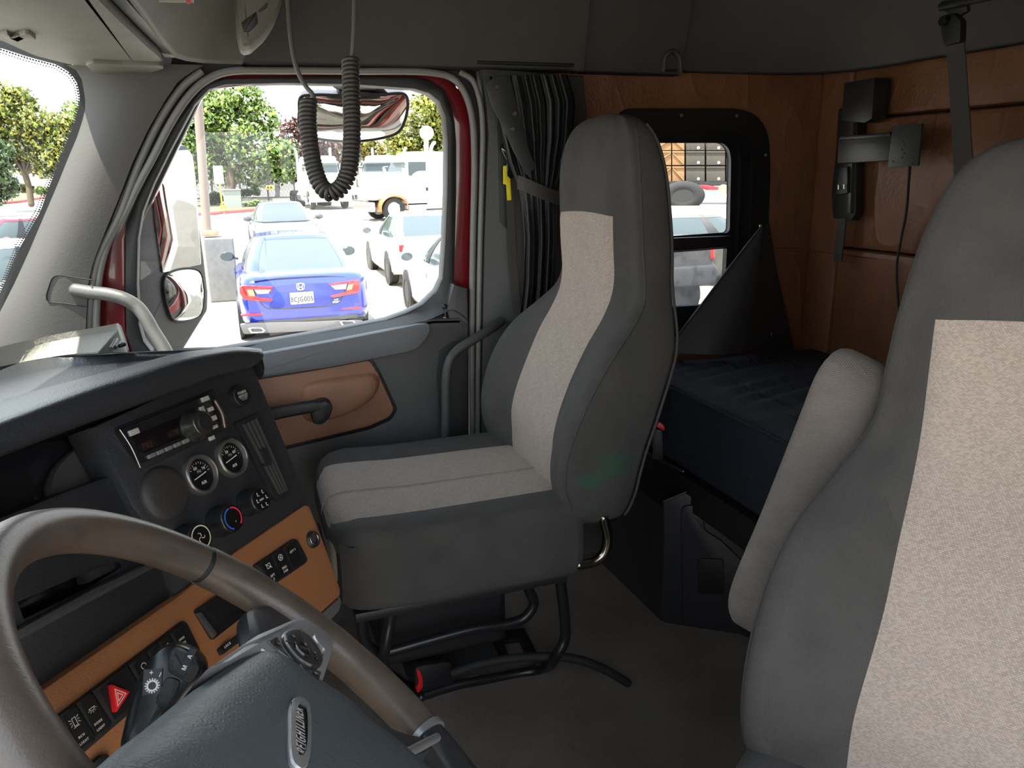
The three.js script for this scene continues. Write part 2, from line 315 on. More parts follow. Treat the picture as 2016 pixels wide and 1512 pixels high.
struct('trim_1', skin([resample(wsTop.map((p) => p.clone().add(V(0, 0.012, -0.03))), 25), resample([V(1.98, 2.612, -0.07), V(1.7, 2.63, -0.09), V(1.45, 2.635, -0.10), V(1.0, 2.64, -0.11), V(0.55, 2.635, -0.1), V(0.3, 2.63, -0.09), V(0.02, 2.612, -0.07)], 25)], { thick: V(0, 0.03, 0) }), M.header, 'dark panel over the windscreen');
{ // front pillars
  const front = [[130, 128], [147, 134], [161, 156], [168, 194], [167, 222], [153, 267], [133, 314], [111, 369], [89, 420], [56, 498], [28, 559], [0, 614], [-40, 700], [-70, 790]];
  const back = [[400, 128], [386, 136], [352, 158], [326, 196], [293, 252], [261, 320], [228, 405], [197, 480], [182, 520], [173, 560], [169, 640], [168, 700], [168, 780], [168, 830]];
  const F = resampleLin(front.map((p) => onX(p[0], p[1], 1.988)), 40), B = resampleLin(back.map((p) => onX(p[0], p[1], 1.955)), 40);
  const rows = F.map((f, i) => [0, 0.04, 0.16, 0.33, 0.5, 0.68, 0.85, 0.96, 1].map((k) => { const p = f.clone().lerp(B[i], k); p.x -= 0.022 * Math.sin(Math.PI * Math.pow(k, 0.8)); return p; }));
  const geo = skin(rows, { thick: V(0.04, 0, 0) });
  const pr = structGroup('pillar', V(1.93, 2.0, -0.3), 'grey grained trim of the front pillar beside the passenger window');
  part(pr, 'pillar_trim', geo, M.pillar);
  const grid = []; rows.forEach((r) => { for (let j = 0; j < 8; j++) for (let m = 0; m < 6; m++) { const p = r[j].clone().lerp(r[j + 1], m / 6), d = p.clone().sub(EYE), z = d.dot(FWD); grid.push([1008 + FPX * d.dot(RGT) / z, 756 - FPX * d.dot(UPV) / z, p]); } });
  const onPillar = (px, py) => { const w = grid.map((g) => [Math.hypot(g[0] - px, g[1] - py), g[2]]).sort((a, b) => a[0] - b[0]).slice(0, 4); const q = V(0, 0, 0); let t = 0; for (const [d, p] of w) { const k = 1 / (d + 0.5); q.addScaledVector(p, k); t += k; } const depth = q.multiplyScalar(1 / t).sub(EYE).dot(FWD); return at(px, py, depth - 0.001); };
  part(pr, 'cover_seam', tube([[181, 551], [150, 547], [113, 542], [104, 546], [96, 564], [91, 584], [95, 593], [130, 598], [172, 604]].map((p) => onPillar(...p)), 0.0014, { n: 90, rs: 6 }), M.rubber);
  const left = geo.clone().applyMatrix4(new THREE.Matrix4().makeTranslation(2, 0, 0).multiply(new THREE.Matrix4().makeScale(-1, 1, 1)));
  struct('pillar', left, M.pillar);
}

// overhead: one curved panel from the windscreen header round into the sides, and the panels over the berth
const prof = (bot, top) => bot.map((b, i) => { const t = top[i]; return [b.clone().add(V((1 - b.x) * -0.02, 0.035, 0)), b.clone().add(V((1 - b.x) * -0.008, 0.012, 0)), b, b.clone().lerp(t, 0.02), b.clone().lerp(t, 0.12), b.clone().lerp(t, 0.4), b.clone().lerp(t, 0.75), t]; });
{
  const bot = resample([V(1.945, 2.600, 0.888), V(1.945, 2.598, 0.5), V(1.945, 2.596, 0.16), V(1.94, 2.594, 0.05), V(1.925, 2.592, -0.03), V(1.88, 2.592, -0.075), V(1.78, 2.594, -0.09), V(1.5, 2.598, -0.105), V(1.0, 2.6, -0.12), V(0.5, 2.598, -0.105), V(0.2, 2.594, -0.09), V(0.1, 2.59, -0.05), V(0.055, 2.596, 0.05), V(0.055, 2.6, 0.5), V(0.055, 2.6, 0.888)], 90);
  const top = resample([V(1.84, 3.07, 0.888), V(1.83, 3.07, 0.5), V(1.82, 3.07, 0.34), V(1.80, 3.07, 0.30), V(1.76, 3.07, 0.26), V(1.70, 3.07, 0.235), V(1.6, 3.07, 0.22), V(1.4, 3.07, 0.21), V(1.0, 3.07, 0.20), V(0.6, 3.07, 0.21), V(0.3, 3.07, 0.235), V(0.2, 3.07, 0.27), V(0.17, 3.07, 0.34), V(0.16, 3.07, 0.5), V(0.16, 3.07, 0.888)], 90);
  const cut = (a, b) => skin(prof(bot.slice(a, b), top.slice(a, b)));
  const k0 = bot.findIndex((p) => p.z < 0.066), k1 = 89 - k0;
  struct('trim_2', skin(prof(bot.slice(0, k0 + 1), top.slice(0, k0 + 1)), { thick: V(0.035, 0, 0) }), M.header, 'dark grey panel above the passenger window');  // darker than the console; part of the side's shade is in this colour
  struct('trim_3', cut(k0, k1 + 1), M.light, 'light grey overhead console above the windscreen');  // front run of the same panel, its brighter lighting partly put into the colour
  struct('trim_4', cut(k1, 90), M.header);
  const panel = (n, b, t, thick, lab) => struct(n, skin(prof(resample(b, 30), resample(t, 30)), { thick }), M.header, lab);
  panel('trim_5', [V(1.965, 2.60, 1.185), V(1.965, 2.60, 0.87)], [V(1.875, 3.07, 1.215), V(1.875, 3.07, 0.87)], V(0.03, 0, 0), 'narrow dark panel over the sleeper window');
  panel('trim_6', [V(0.05, 2.600, 1.64), V(0.6, 2.600, 1.645), V(1.3, 2.602, 1.648), V(1.6, 2.603, 1.648), V(1.80, 2.604, 1.640), V(1.90, 2.606, 1.60), V(1.955, 2.608, 1.52), V(1.975, 2.61, 1.42), V(1.985, 2.61, 1.15)], [V(0.2, 3.07, 1.42), V(0.6, 3.07, 1.44), V(1.3, 3.07, 1.44), V(1.5, 3.07, 1.43), V(1.66, 3.07, 1.40), V(1.76, 3.07, 1.36), V(1.83, 3.07, 1.30), V(1.87, 3.07, 1.25), V(1.905, 3.07, 1.15)], V(0, 0.03, 0.03), 'dark curved panel round the top of the berth');
  const hook = thing('coat_hook', 'small dark loop hook on the bottom edge of the panel above the sleeper window', 'hook', onX(1322, 140, 1.95));
  part(hook, 'loop', sweep([onX(1304, 142, 1.952), onX(1308, 112, 1.947), onX(1322, 101, 1.944), onX(1334, 112, 1.944), onX(1338, 142, 1.95)], oval(0.0045, 0.012), V(-1, 0, 0)), M.header);
  part(hook, 'backing', plate(PX(1.962), [[1302, 142], [1306, 108], [1322, 98], [1337, 108], [1342, 142]], { r: 0.01, t: 0.004, b: 0.001 }), M.black);
}
// padded panels of the berth
{
  const w = structGroup('wall_right', V(2.03, 1.5, 1.3), 'brown padded wall beside the berth');
  const q = (z, y) => [z, y - 2];
  const hole = [[1255, 236], [1450, 236], [1485, 250], [1502, 296], [1503, 340], [1495, 520], [1488, 672], [1255, 690]].map((p) => PX(2.0).px(...p).toArray());
  part(w, 'padded_panel', plate(PX(2.0), [q(0.80, 1.45), q(1.70, 1.45), q(1.70, 2.625), q(0.80, 2.625)], { raw: true, t: 0.05, b: 0.006, holes: [{ p: hole }] }), M.brownWall);
  part(w, 'seam', tube([onX(1512, 489, 1.998), onX(1560, 490, 1.997), onX(1606, 493, 1.998)], 0.0035), M.brownWall);
  const r = structGroup('wall_rear', V(1, 1.5, 1.72), 'brown padded rear wall of the berth');
  const P = PZ(1.70), b = (x0, x1, y0, y1) => plate(P, [[1 - x0, y0 - 2], [1 - x1, y0 - 2], [1 - x1, y1 - 2], [1 - x0, y1 - 2]], { raw: true, r: 0.02, t: 0.05, b: 0.014 });
  part(r, 'padded_strip', b(1.88, 2.02, 1.45, 2.63), M.brownWall);
  for (const [y0, y1] of [[1.45, 2.118], [2.122, 2.482], [2.486, 2.64]]) part(r, 'padded_panel', b(0.0, 1.877, y0, y1), M.brownWall);
}

// ---------- passenger door ----------
{
  const d = structGroup('door_1', V(2.0, FL, 0.2), 'passenger door with a brown panel and a large window');
  const glassEdge = [[560, 164], [444, 167], [412, 176], [383, 206], [333, 300], [303, 361], [281, 417], [272, 470], [270, 560], [274, 640], [283, 672], [300, 694], [426, 690], [555, 668], [658, 650], [761, 630], [800, 616], [833, 599], [859, 574], [871, 549], [876, 480], [880, 380], [881, 280], [877, 230], [865, 200], [845, 184], [815, 175], [700, 167]];
  const frameEdge = [[560, 150], [444, 153], [400, 166], [374, 193], [334, 260], [300, 325], [268, 390], [247, 440], [246, 560], [248, 660], [262, 700], [300, 740], [560, 725], [760, 690], [880, 660], [893, 600], [896, 500], [899, 380], [899, 280], [896, 240], [889, 206], [873, 174], [846, 157], [810, 151], [700, 149]];
  part(d, 'window_frame', plate(PX(2.0), frameEdge, { t: 0.05, b: 0.004, holes: [{ p: glassEdge }] }), M.black);
  part(d, 'frame_outer', plate(PX(2.052), frameEdge.map(([x, y]) => [x + (x < 560 ? -22 : 22), y + (y < 300 ? -10 : 10)]), { t: 0.02, b: 0.003, holes: [{ p: glassEdge }] }), M.red, { label: 'red painted door edge' });
  part(d, 'painted_edge', plate(PX(2.012), [[560, 138], [440, 140], [385, 158], [350, 200], [290, 300], [240, 405], [205, 480], [195, 560], [195, 720], [262, 740], [246, 640], [246, 470], [330, 280], [395, 178], [560, 160], [700, 160], [848, 175], [884, 235], [893, 380], [888, 560], [888, 640], [935, 640], [935, 260], [915, 185], [870, 150], [700, 138]], { t: 0.012, b: 0.002 }), M.red, { label: 'red painted jamb' });
  part(d, 'glass', plate(PX(2.034), [[560, 158], [444, 160], [380, 196], [275, 410], [262, 560], [266, 700], [426, 700], [761, 645], [870, 580], [884, 380], [884, 240], [850, 178], [700, 160]], { t: 0.004, b: 0 }), M.glass);
  const in0 = [[440, 712], [513, 697], [658, 671], [761, 650], [823, 634], [852, 629], [905, 628]], X0 = 1.952;
  part(d, 'lower_panel', plate(PX(X0), [...in0, [921, 640], [922, 760], [920, 870], [916, 1180], [700, 1400], [300, 1400], [300, 720]], { t: 0.05, b: 0.004 }), M.grey);
  part(d, 'sill_ledge', skin([resampleLin(in0.map((p) => onX(p[0], p[1], X0)), 30), resampleLin([[420, 700], [513, 674], [658, 650], [761, 630], [800, 617], [830, 607], [880, 598]].map((p) => onX(p[0], p[1], 2.004)), 30)], { thick: V(0, -0.01, 0) }), M.grey);
  const sailA = [[780, 628], [806, 618], [835, 601], [858, 577], [869, 556], [880, 551], [893, 556], [906, 564], [921, 568]], sailB = [[812, 640], [828, 634], [848, 628], [865, 620], [880, 614], [890, 612], [900, 615], [910, 622], [921, 632]];
  const A = resampleLin(sailA.map((p) => onX(p[0], p[1], 1.999)), 26), Bq = resampleLin(sailB.map((p) => onX(p[0], p[1], 1.952)), 26);
  part(d, 'corner_fairing', skin(A.map((a, i) => [0, 0.15, 0.4, 0.7, 1].map((k) => { const p = a.clone().lerp(Bq[i], k); p.x += 0.012 * Math.sin(Math.PI * k) - 0.01 * (1 - k) * k; return p; })), { thick: V(0.03, 0, 0) }), M.grey);
  part(d, 'edge_panel', plate(PX(1.956), [[880, 612], [893, 560], [906, 564], [921, 568], [923, 700], [905, 660], [890, 640]], { t: 0.04, b: 0.004 }), M.grey);
  const kn = onX(876, 616, 1.966);
  part(d, 'lock_knob', join(cyl(0.006, 0.007, 0.022, 16).translate(kn.x, kn.y + 0.003, kn.z), new THREE.SphereGeometry(0.0075, 16, 10).translate(kn.x, kn.y + 0.017, kn.z), cyl(0.011, 0.012, 0.005, 16).translate(kn.x, kn.y - 0.011, kn.z)), M.blackGloss);
  part(d, 'trim_strip', plate(PX(1.936), [[440, 712], [513, 697], [658, 671], [761, 651], [823, 638], [845, 637], [849, 648], [838, 670], [822, 687], [802, 694], [658, 723], [503, 746], [440, 757]], { t: 0.03, b: 0.006, r: 0.008 }), M.strip);
  part(d, 'insert_panel', plate(PX(1.943), [[440, 760], [503, 748], [625, 728], [728, 709], [744, 733], [769, 788], [777, 806], [767, 822], [725, 841], [560, 880], [440, 900]], { t: 0.02, b: 0.006, r: 0.012 }), M.brown, { label: 'brown vinyl door insert' });
  part(d, 'panel_groove', plate(PX(1.949), [[430, 758], [503, 744], [628, 724], [732, 704], [749, 731], [775, 788], [784, 806], [771, 828], [727, 847], [560, 887], [430, 905]], { t: 0.02, b: 0.004, r: 0.012 }), M.black);
  { const o = [[590, 800], [595, 764], [610, 753], [700, 738], [738, 736], [747, 750], [740, 775], [702, 806], [640, 828], [604, 828]];
    const P = PX(1.943), c = P.px(668, 780), ring = splinePts(o.map((p) => P.px(...p)), 64);
    const rows = [[1.0, 0.000], [0.97, 0.006], [0.92, 0.014], [0.85, 0.019], [0.70, 0.022], [0.4, 0.023], [0.02, 0.023]].map(([k, h]) => ring.map((p) => P.to3(c.x + (p.x - c.x) * k, c.y + (p.y - c.y) * k, h)));
    part(d, 'handle_pocket', skin(rows, { closed: true }), M.brown); }
  const hp = [[490, 830], [535, 816], [580, 806], [620, 800], [648, 801]];
  part(d, 'pull_handle', join(sweep(hp.map((p, i) => onX(p[0], p[1], [1.905, 1.897, 1.892, 1.892, 1.895][i])), oval(0.011, 0.0155, 20, 0.6), V(0, 1, 0), { n: 40 }), plate(PX(1.882), [[612, 797], [640, 789], [652, 794], [656, 806], [650, 824], [636, 838], [618, 837], [613, 822]], { t: 0.05, b: 0.008, r: 0.01 })), M.black);
  part(d, 'edge_recess', plate(PX(1.9505), [[864, 692], [886, 674], [921, 668], [921, 900], [872, 900], [860, 740]], { t: 0.01, b: 0.001, r: 0.01 }), M.rubber);
  // scuffs where feet and boxes hit the lower door
  // rubber seals and the trims around the opening belong to the body
  const seal = structGroup('trim_7', V(1.97, 2.0, 0.2), 'grey rubber seals round the door opening');
  const run = (pts, r, x) => tube(pts.map((p) => onX(p[0], p[1], x)), r, { n: 160, rs: 10, open: true });
  part(seal, 'seal', run([[189, 760], [189, 690], [190, 600], [197, 531], [213, 476], [246, 417], [270, 367], [302, 308], [335, 244], [371, 190], [405, 158], [446, 142], [560, 139], [700, 140], [850, 143], [893, 155], [916, 185], [930, 235], [934, 310], [931, 480], [929, 640], [929, 880]], 0.0085, 1.975), M.seal);
  part(seal, 'seal', run([[173, 760], [174, 640], [180, 575], [190, 520], [204, 484], [236, 421], [266, 340], [301, 262], [335, 203], [364, 166], [398, 140]], 0.0085, 1.972), M.seal);
  part(seal, 'seal', run([[905, 142], [930, 158], [945, 200], [950, 250], [949, 330], [945, 480], [942, 640], [940, 880]], 0.0075, 1.972), M.seal);
  part(seal, 'gap', plate(PX(1.99), [[168, 900], [168, 640], [175, 575], [200, 490], [262, 340], [320, 195], [330, 150], [340, 108], [560, 108], [905, 110], [940, 160], [955, 230], [950, 880], [925, 880], [928, 480], [930, 310], [924, 220], [905, 172], [870, 150], [700, 145], [446, 147], [380, 180], [340, 250], [275, 367], [218, 480], [198, 560], [195, 900]], { t: 0.01, b: 0.001 }), M.rubber);
  part(seal, 'sill_filler', plate(PX(2.045), [[896, 590], [990, 560], [990, 1120], [880, 1120], [905, 800]], { t: 0.02, b: 0.001 }), M.rubber);
  struct('pillar', plate(PX(1.968), [[946, 132], [957, 205], [961, 260], [958, 340], [953, 480], [950, 640], [946, 900], [930, 1080], [1260, 1020], [1190, 560], [1150, 150]], { t: 0.05, b: 0.006 }), M.grey, 'grey trim of the pillar behind the passenger door');
  struct('trim_8', plate(PX(1.9635), [[979, 216], [1050, 214], [1050, 470], [1000, 452], [985, 438]], { t: 0.004, b: 0.001, r: 0.01 }), M.black, 'dark recess for the seat belt');
}
{ // sleeper window
  const w = structGroup('window_1', V(2.0, 1.7, 1.25), 'black framed sleeper window with two panes');
  const frameM = mat([0.014, 0.014, 0.014], 0.3);
  const outer = [[1215, 213], [1455, 213], [1493, 226], [1515, 262], [1519, 330], [1512, 520], [1503, 650], [1490, 690], [1215, 700]];
  const lip = [[1270, 252], [1440, 252], [1468, 264], [1485, 300], [1487, 350], [1480, 520], [1474, 650], [1270, 665]];
  const pane = [[1290, 279], [1424, 279], [1437, 292], [1441, 312], [1438, 460], [1290, 470]];
  const pane2 = [[1290, 498], [1433, 487], [1427, 600], [1290, 608]];
  part(w, 'window_frame', plate(PX(1.985), outer, { t: 0.03, b: 0.006, r: 0.05, holes: [{ p: lip, o: { r: 0.045 } }] }), frameM);
  part(w, 'frame_lip', plate(PX(2.0), [[1262, 244], [1446, 244], [1476, 258], [1493, 296], [1494, 350], [1487, 520], [1480, 660], [1262, 672]], { t: 0.03, b: 0.012, r: 0.045, holes: [{ p: [[1280, 262], [1438, 262], [1458, 276], [1466, 304], [1466, 350], [1458, 520], [1452, 640], [1280, 650]], o: { r: 0.035 } }] }), frameM);
  part(w, 'sash', plate(PX(2.025), [[1270, 250], [1450, 250], [1482, 290], [1478, 660], [1270, 670]], { t: 0.02, b: 0.003, holes: [{ p: pane, o: { r: 0.02 } }, { p: pane2, o: { r: 0.006 } }] }), M.black);
  part(w, 'sash_rail', plate(PX(2.012), [[1285, 470], [1441, 464], [1443, 486], [1285, 499]], { t: 0.02, b: 0.004 }), M.black);
  part(w, 'glass', plate(PX(2.038), [[1280, 270], [1450, 270], [1446, 476], [1280, 486]], { t: 0.004, b: 0 }), M.glass);
  part(w, 'glass', plate(PX(2.036), [[1280, 480], [1440, 476], [1436, 612], [1280, 618]], { t: 0.004, b: 0 }), M.dusty, { label: 'dusty lower pane' });
  for (const p of [[1342, 227], [1451, 228], [1508, 305], [1503, 470]]) part(w, 'screw', disc(PX(1.985), p[0], p[1], 0.0055, 0.003, { taper: 0.7, n: 12 }), M.steel);
}
// ---------- dashboard ----------
const HV = V(Math.cos(0.6981), 0, Math.sin(0.6981)), NH = V(-HV.z, 0, HV.x), DVN = V(0, Math.cos(0.349), 0).addScaledVector(NH, -Math.sin(0.349));
const PC = new Pl(at(400, 900, 1.08), HV, DVN);
const pcp = (pts, off = 0) => pts.map((p) => { const q = offPx(PC, p[0], p[1], off); return [q.x, q.y]; });
const pcPlate = (pts, off, t, o = {}) => plate(PC, pcp(pts, off), { raw: true, t, off, ...o, holes: (o.holes ?? []).map((h) => ({ p: pcp(h.p, off), o: h.o })) });
{
  const d = thing('dashboard', 'dark dashboard with a brown lower strip curving towards the driver', 'dashboard', V(1.0, FL, -0.4));
  const body = new THREE.Shape([[0.06, -0.9], [1.30, -0.9], [1.30, -0.10], [1.22, -0.12], [0.78, -0.62], [0.62, -0.66], [0.06, -0.66]].map((p) => new THREE.Vector2(p[0], p[1])));
  part(d, 'body', new THREE.ExtrudeGeometry(body, { depth: 0.62, bevelEnabled: false }).rotateX(Math.PI / 2).translate(0, 2.035, 0), M.dash);
  part(d, 'passenger_side', bx(1.30, 1.94, 1.42, 1.905, -0.9, -0.03), M.dash);
  part(d, 'centre_panel', pcPlate([[180, 842], [300, 788], [420, 732], [488, 704], [502, 726], [560, 868], [609, 990], [463, 1088], [345, 1172], [318, 1078], [262, 1000]], 0, 0.05, { b: 0.004, holes: [{ p: [[227, 841], [420, 764], [448, 822], [446, 850], [277, 928], [270, 922]] }] }), M.dash);
  part(d, 'lower_strip', pcPlate([[-120, 1490], [85, 1357], [350, 1174], [463, 1087], [600, 994], [610, 996], [640, 1072], [671, 1160], [671, 1172], [636, 1204], [400, 1400], [200, 1560], [-120, 1800]], 0.004, 0.04, { b: 0.004 }), M.brownDash, { label: 'brown lower strip' });
  part(d, 'end_cap', pcPlate([[630, 1211], [671, 1174], [675, 1184], [670, 1204], [648, 1228], [600, 1262], [560, 1280]], 0.004, 0.05, { b: 0.006 }), mat([0.11, 0.105, 0.10], 0.5));
  // brow over the panel
  const up = [[-160, 892], [0, 831], [167, 770], [278, 734], [361, 706], [417, 695], [472, 688], [505, 691]], lo = [[-160, 962], [0, 900], [167, 836], [278, 796], [361, 766], [423, 743], [470, 731], [494, 724]];
  const ext = (a) => [a[0].clone().addScaledVector(HV, -0.5), a[0].clone().addScaledVector(HV, -0.25), ...a];
  const U3 = resample(ext(up.map((p) => PC.hit(p[0], p[1], 0.035))), 50), L3 = resample(ext(lo.map((p) => PC.hit(p[0], p[1], 0.03))), 50);
  const groove = resample(ext([[-160, 838], [0, 788], [167, 743], [278, 714], [361, 693], [417, 687], [472, 683], [507, 687]].map((p) => onY(p[0], p[1], 2.083))), 50);
  const brow = U3.map((u, i) => { const l = L3[i], g = groove[i], n = PC.n; return [l.clone().addScaledVector(n, -0.05), l, l.clone().lerp(u, 0.12).addScaledVector(n, 0.006), l.clone().lerp(u, 0.5).addScaledVector(n, 0.010), l.clone().lerp(u, 0.86).addScaledVector(n, 0.006), u.clone().addScaledVector(n, -0.001), u.clone().lerp(g, 0.12).add(V(0, 0.002, 0)), u.clone().lerp(g, 0.6).add(V(0, 0.002, 0)), g, g.clone().add(V(0, -0.05, 0))]; });
  const tip = brow[49], c = tip.reduce((s, p) => s.add(p), V(0, 0, 0)).multiplyScalar(1 / tip.length);
  for (const [k, e] of [[0.86, 0.010], [0.55, 0.017], [0.05, 0.019]]) brow.push(tip.map((p) => p.clone().lerp(c, 1 - k).addScaledVector(HV, e)));
  part(d, 'brow', skin(brow), M.dashTop);
  part(d, 'added_sun_block', plate(PY(2.086), [[-0.75, -0.88], [-0.30, -0.88], [-0.26, -0.35], [-0.265, -0.16], [-0.275, -0.08], [-0.33, -0.04], [-0.62, -0.10]], { raw: true, t: 0.02, r: 0.03, b: 0.006 }), M.dashTop);  // unseen plate added to keep the sun off the brown strip
  const topFar = resample(ext([[-160, 760], [0, 722], [105, 702], [167, 699], [250, 693], [335, 690], [365, 689], [420, 686]].map((p) => onY(p[0], p[1], 2.075))), 50);
  part(d, 'top_tray', skin([groove.map((p) => p.clone().add(V(0, -0.006, 0))), groove.map((p, i) => p.clone().lerp(topFar[i], 0.08).add(V(0, -0.012, 0))), groove.map((p, i) => p.clone().lerp(topFar[i], 0.85).add(V(0, -0.014, 0))), topFar, topFar.map((p) => p.clone().add(V(0.02, 0.0, -0.15))), topFar.map((p) => p.clone().add(V(0.2, -0.08, -0.6)))], {}), M.dashTop);
  const ridge = resample([[-160, 724], [0, 683], [100, 660], [180, 646], [229, 637]].map((p) => onY(p[0], p[1], 2.105)), 24), low = resample([[-160, 758], [0, 722], [80, 706], [150, 696], [194, 692]].map((p) => onY(p[0], p[1], 2.075)), 24);
  const lip = ridge.map((p, i) => p.clone().add(V(0.004, -0.008, 0.004)).lerp(low[i], 0.1)), back = ridge.map((p) => p.clone().add(V(0.10, -0.10, -0.14)));
  const podEnd = [onY(236, 643, 2.10), onY(233, 656, 2.092), onY(251, 689, 2.07)];
  part(d, 'vent_pod', skin([back, ridge, lip, low, low.map((p) => p.clone().add(V(0, -0.05, -0.02)))], { crease: 0.6 }), M.cream, { label: 'pale moulded vent housing on the dashboard top' });
  const e0 = low[23], e1 = lip[23], e2 = ridge[23];
  part(d, 'vent_pod_end', skin([[e0, e0.clone().add(V(0, -0.05, 0))], [e1, e0.clone().add(V(0.03, -0.05, -0.02))], [e2, podEnd[2].clone().add(V(0, -0.05, 0))], [podEnd[0], podEnd[2]]], { thick: V(0.004, 0, 0.002) }), M.cream);
  for (const k of [0, 1, 2]) part(d, 'vent_slot', rod(onY(219 + k * 8, 687 - k * 3, 2.088), onY(229 + k * 8, 668 + k * 5, 2.088), 0.0035, 8), M.black);
  // instrument recess left of the centre panel
  part(d, 'cluster_lens', pcPlate([[-120, 930], [60, 872], [190, 860], [262, 1000], [0, 1130], [-120, 1180]], -0.07, 0.01), M.blackGloss);
  part(d, 'lens_reflection', pcPlate([[104, 972], [106, 935], [128, 902], [160, 875], [184, 862], [196, 880], [210, 915], [218, 940], [160, 985]], -0.05, 0.02, { spl: 60, b: 0.006 }), mat([0.05, 0.048, 0.046], 0.3));  // arc plate paler than the lens, standing in for a reflection in it
  part(d, 'lens_reflection', pcPlate([[170, 868], [186, 860], [226, 922], [240, 926], [228, 934], [206, 925]], -0.03, 0.01, { r: 0.008 }), M.grey);  // inner end of the same reflected arc, as a solid plate
  part(d, 'cluster_bezel', pcPlate([[-120, 1068], [0, 1018], [130, 966], [240, 927], [268, 1000], [300, 1060], [335, 1100], [350, 1172], [85, 1357], [-120, 1490]], -0.012, 0.06, { b: 0.006, holes: [{ p: [[20, 1180], [165, 1118], [240, 1094], [250, 1120], [180, 1165], [40, 1235]], o: { r: 0.005 } }] }), M.dash);
  part(d, 'lower_display', pcPlate([[-40, 1190], [240, 1070], [260, 1140], [-20, 1280]], -0.06, 0.01), mat([0.006, 0.007, 0.012], 0.12));
  part(d, 'ledge', pcPlate([[172, 1102], [246, 1092], [252, 1112], [180, 1146]], -0.03, 0.03, { b: 0.005 }), M.grey);
  part(d, 'ledge', pcPlate([[-80, 1302], [30, 1242], [180, 1160], [300, 1105], [306, 1118], [190, 1180], [40, 1262], [-80, 1330]], 0.004, 0.02, { b: 0.005 }), M.grey);
  // gauges
  const needleDraw = (a, b, unit) => (x, w, h) => {
    x.fillStyle = '#101113'; x.fillRect(0, 0, w, h); x.strokeStyle = '#d8d4cc'; x.lineWidth = 3;
    for (let k = 0; k < 11; k++) { const t = -2.5 + k * 0.24, r0 = w * 0.40, r1 = w * (k % 2 ? 0.36 : 0.33); x.beginPath(); x.moveTo(w / 2 + r0 * Math.cos(t), h / 2 + r0 * Math.sin(t)); x.lineTo(w / 2 + r1 * Math.cos(t), h / 2 + r1 * Math.sin(t)); x.stroke(); }
    put('', `bold ${h * 0.13}px sans-serif`, x, a, w * 0.40, h * 0.27, '#d8d4cc'); put('', `bold ${h * 0.13}px sans-serif`, x, b, w * 0.70, h * 0.36, '#d8d4cc');
    put('', `${h * 0.11}px sans-serif`, x, 'PSI', w * 0.5, h * 0.40, '#d8d4cc'); put('', `bold ${h * 0.13}px sans-serif`, x, 'AIR', w * 0.52, h * 0.76, '#d8d4cc');
    put('', `bold ${h * 0.09}px sans-serif`, x, '➔', w * 0.83, h * 0.56, '#d8d4cc');
  };
  for (const [x, y, a, b] of [[392, 935, '60', '70'], [453, 902, '30', '60']]) {
    const c = PC.px(x, y), g = new THREE.Group(); g.name = 'air_gauge'; g.position.copy(PC.to3(c.x, c.y)).sub(d.position); d.add(g);
    part(g, 'gauge_bezel', new THREE.LatheGeometry([[0.0225, 0.002], [0.0235, 0.009], [0.026, 0.010], [0.0285, 0.007], [0.0295, 0.0]].map((q) => new THREE.Vector2(q[0], q[1])), 48).rotateX(Math.PI / 2).applyMatrix4(PC.mtx(c.x, c.y)), mat([0.20, 0.19, 0.175], 0.28, { metalness: 0.7 }));
    const [pg, pm] = print(0.046, 0.046, 3400, needleDraw(a, b), { rough: 0.35 }); pg.dispose();
    part(g, 'gauge_face', new THREE.CircleGeometry(0.0228, 40).applyMatrix4(PC.mtx(c.x, c.y, 0.0025)), pm, { keepUV: true });
    const n0 = PC.to3(c.x - 0.0145, c.y - 0.003, 0.0045), n1 = PC.to3(c.x + 0.009, c.y + 0.0005, 0.0045);
    part(g, 'needle', rod(n0, n1, 0.0007, 6), M.white);
  }
  { const c = PC.px(323, 972);
    part(d, 'round_cover', new THREE.LatheGeometry([[0.0001, 0.012], [0.012, 0.0118], [0.026, 0.0105], [0.033, 0.0075], [0.036, 0.004], [0.037, 0]].map((q) => new THREE.Vector2(q[0], q[1])), 48).rotateX(Math.PI / 2).applyMatrix4(PC.mtx(c.x, c.y)), mat([0.032, 0.029, 0.027], 0.5, { bump: T.grain, bs: 0.0003 }), { label: 'blank round cover' }); }
  // knobs
  const knob = (px, py, r, draw, lab) => {
    const q = offPx(PC, px, py, 0.03), g = new THREE.Group(); g.name = 'control_knob'; g.position.copy(PC.to3(q.x, q.y)).sub(d.position); if (lab) g.userData.label = lab; d.add(g);
    const ribs = [new THREE.LatheGeometry([[r * 1.22, 0], [r * 1.22, 0.006], [r * 1.1, 0.008], [r * 1.06, 0.026], [r * 1.0, 0.030], [0.0001, 0.030]].map((v) => new THREE.Vector2(v[0], v[1])), 48).rotateX(Math.PI / 2)];
    for (let k = 0; k < 24; k++) { const t = k / 24 * 2 * Math.PI; ribs.push(new THREE.BoxGeometry(0.0015, 0.0022, 0.016).rotateZ(t).translate(Math.cos(t) * r * 1.075, Math.sin(t) * r * 1.075, 0.017)); }
    part(g, 'knob_body', join(ribs).applyMatrix4(PC.mtx(q.x, q.y)), mat([0.016, 0.016, 0.017], 0.22));
    const [pg, pm] = print(2 * r, 2 * r, 4200, draw, { rough: 0.35 }); pg.dispose();
    part(g, 'knob_face', new THREE.CircleGeometry(r * 0.97, 40).applyMatrix4(PC.mtx(q.x, q.y, 0.0303)), pm, { keepUV: true });
    return [g, q];
  };
  const base = (x, w, h) => { x.fillStyle = '#0d0d0e'; x.fillRect(0, 0, w, h); };
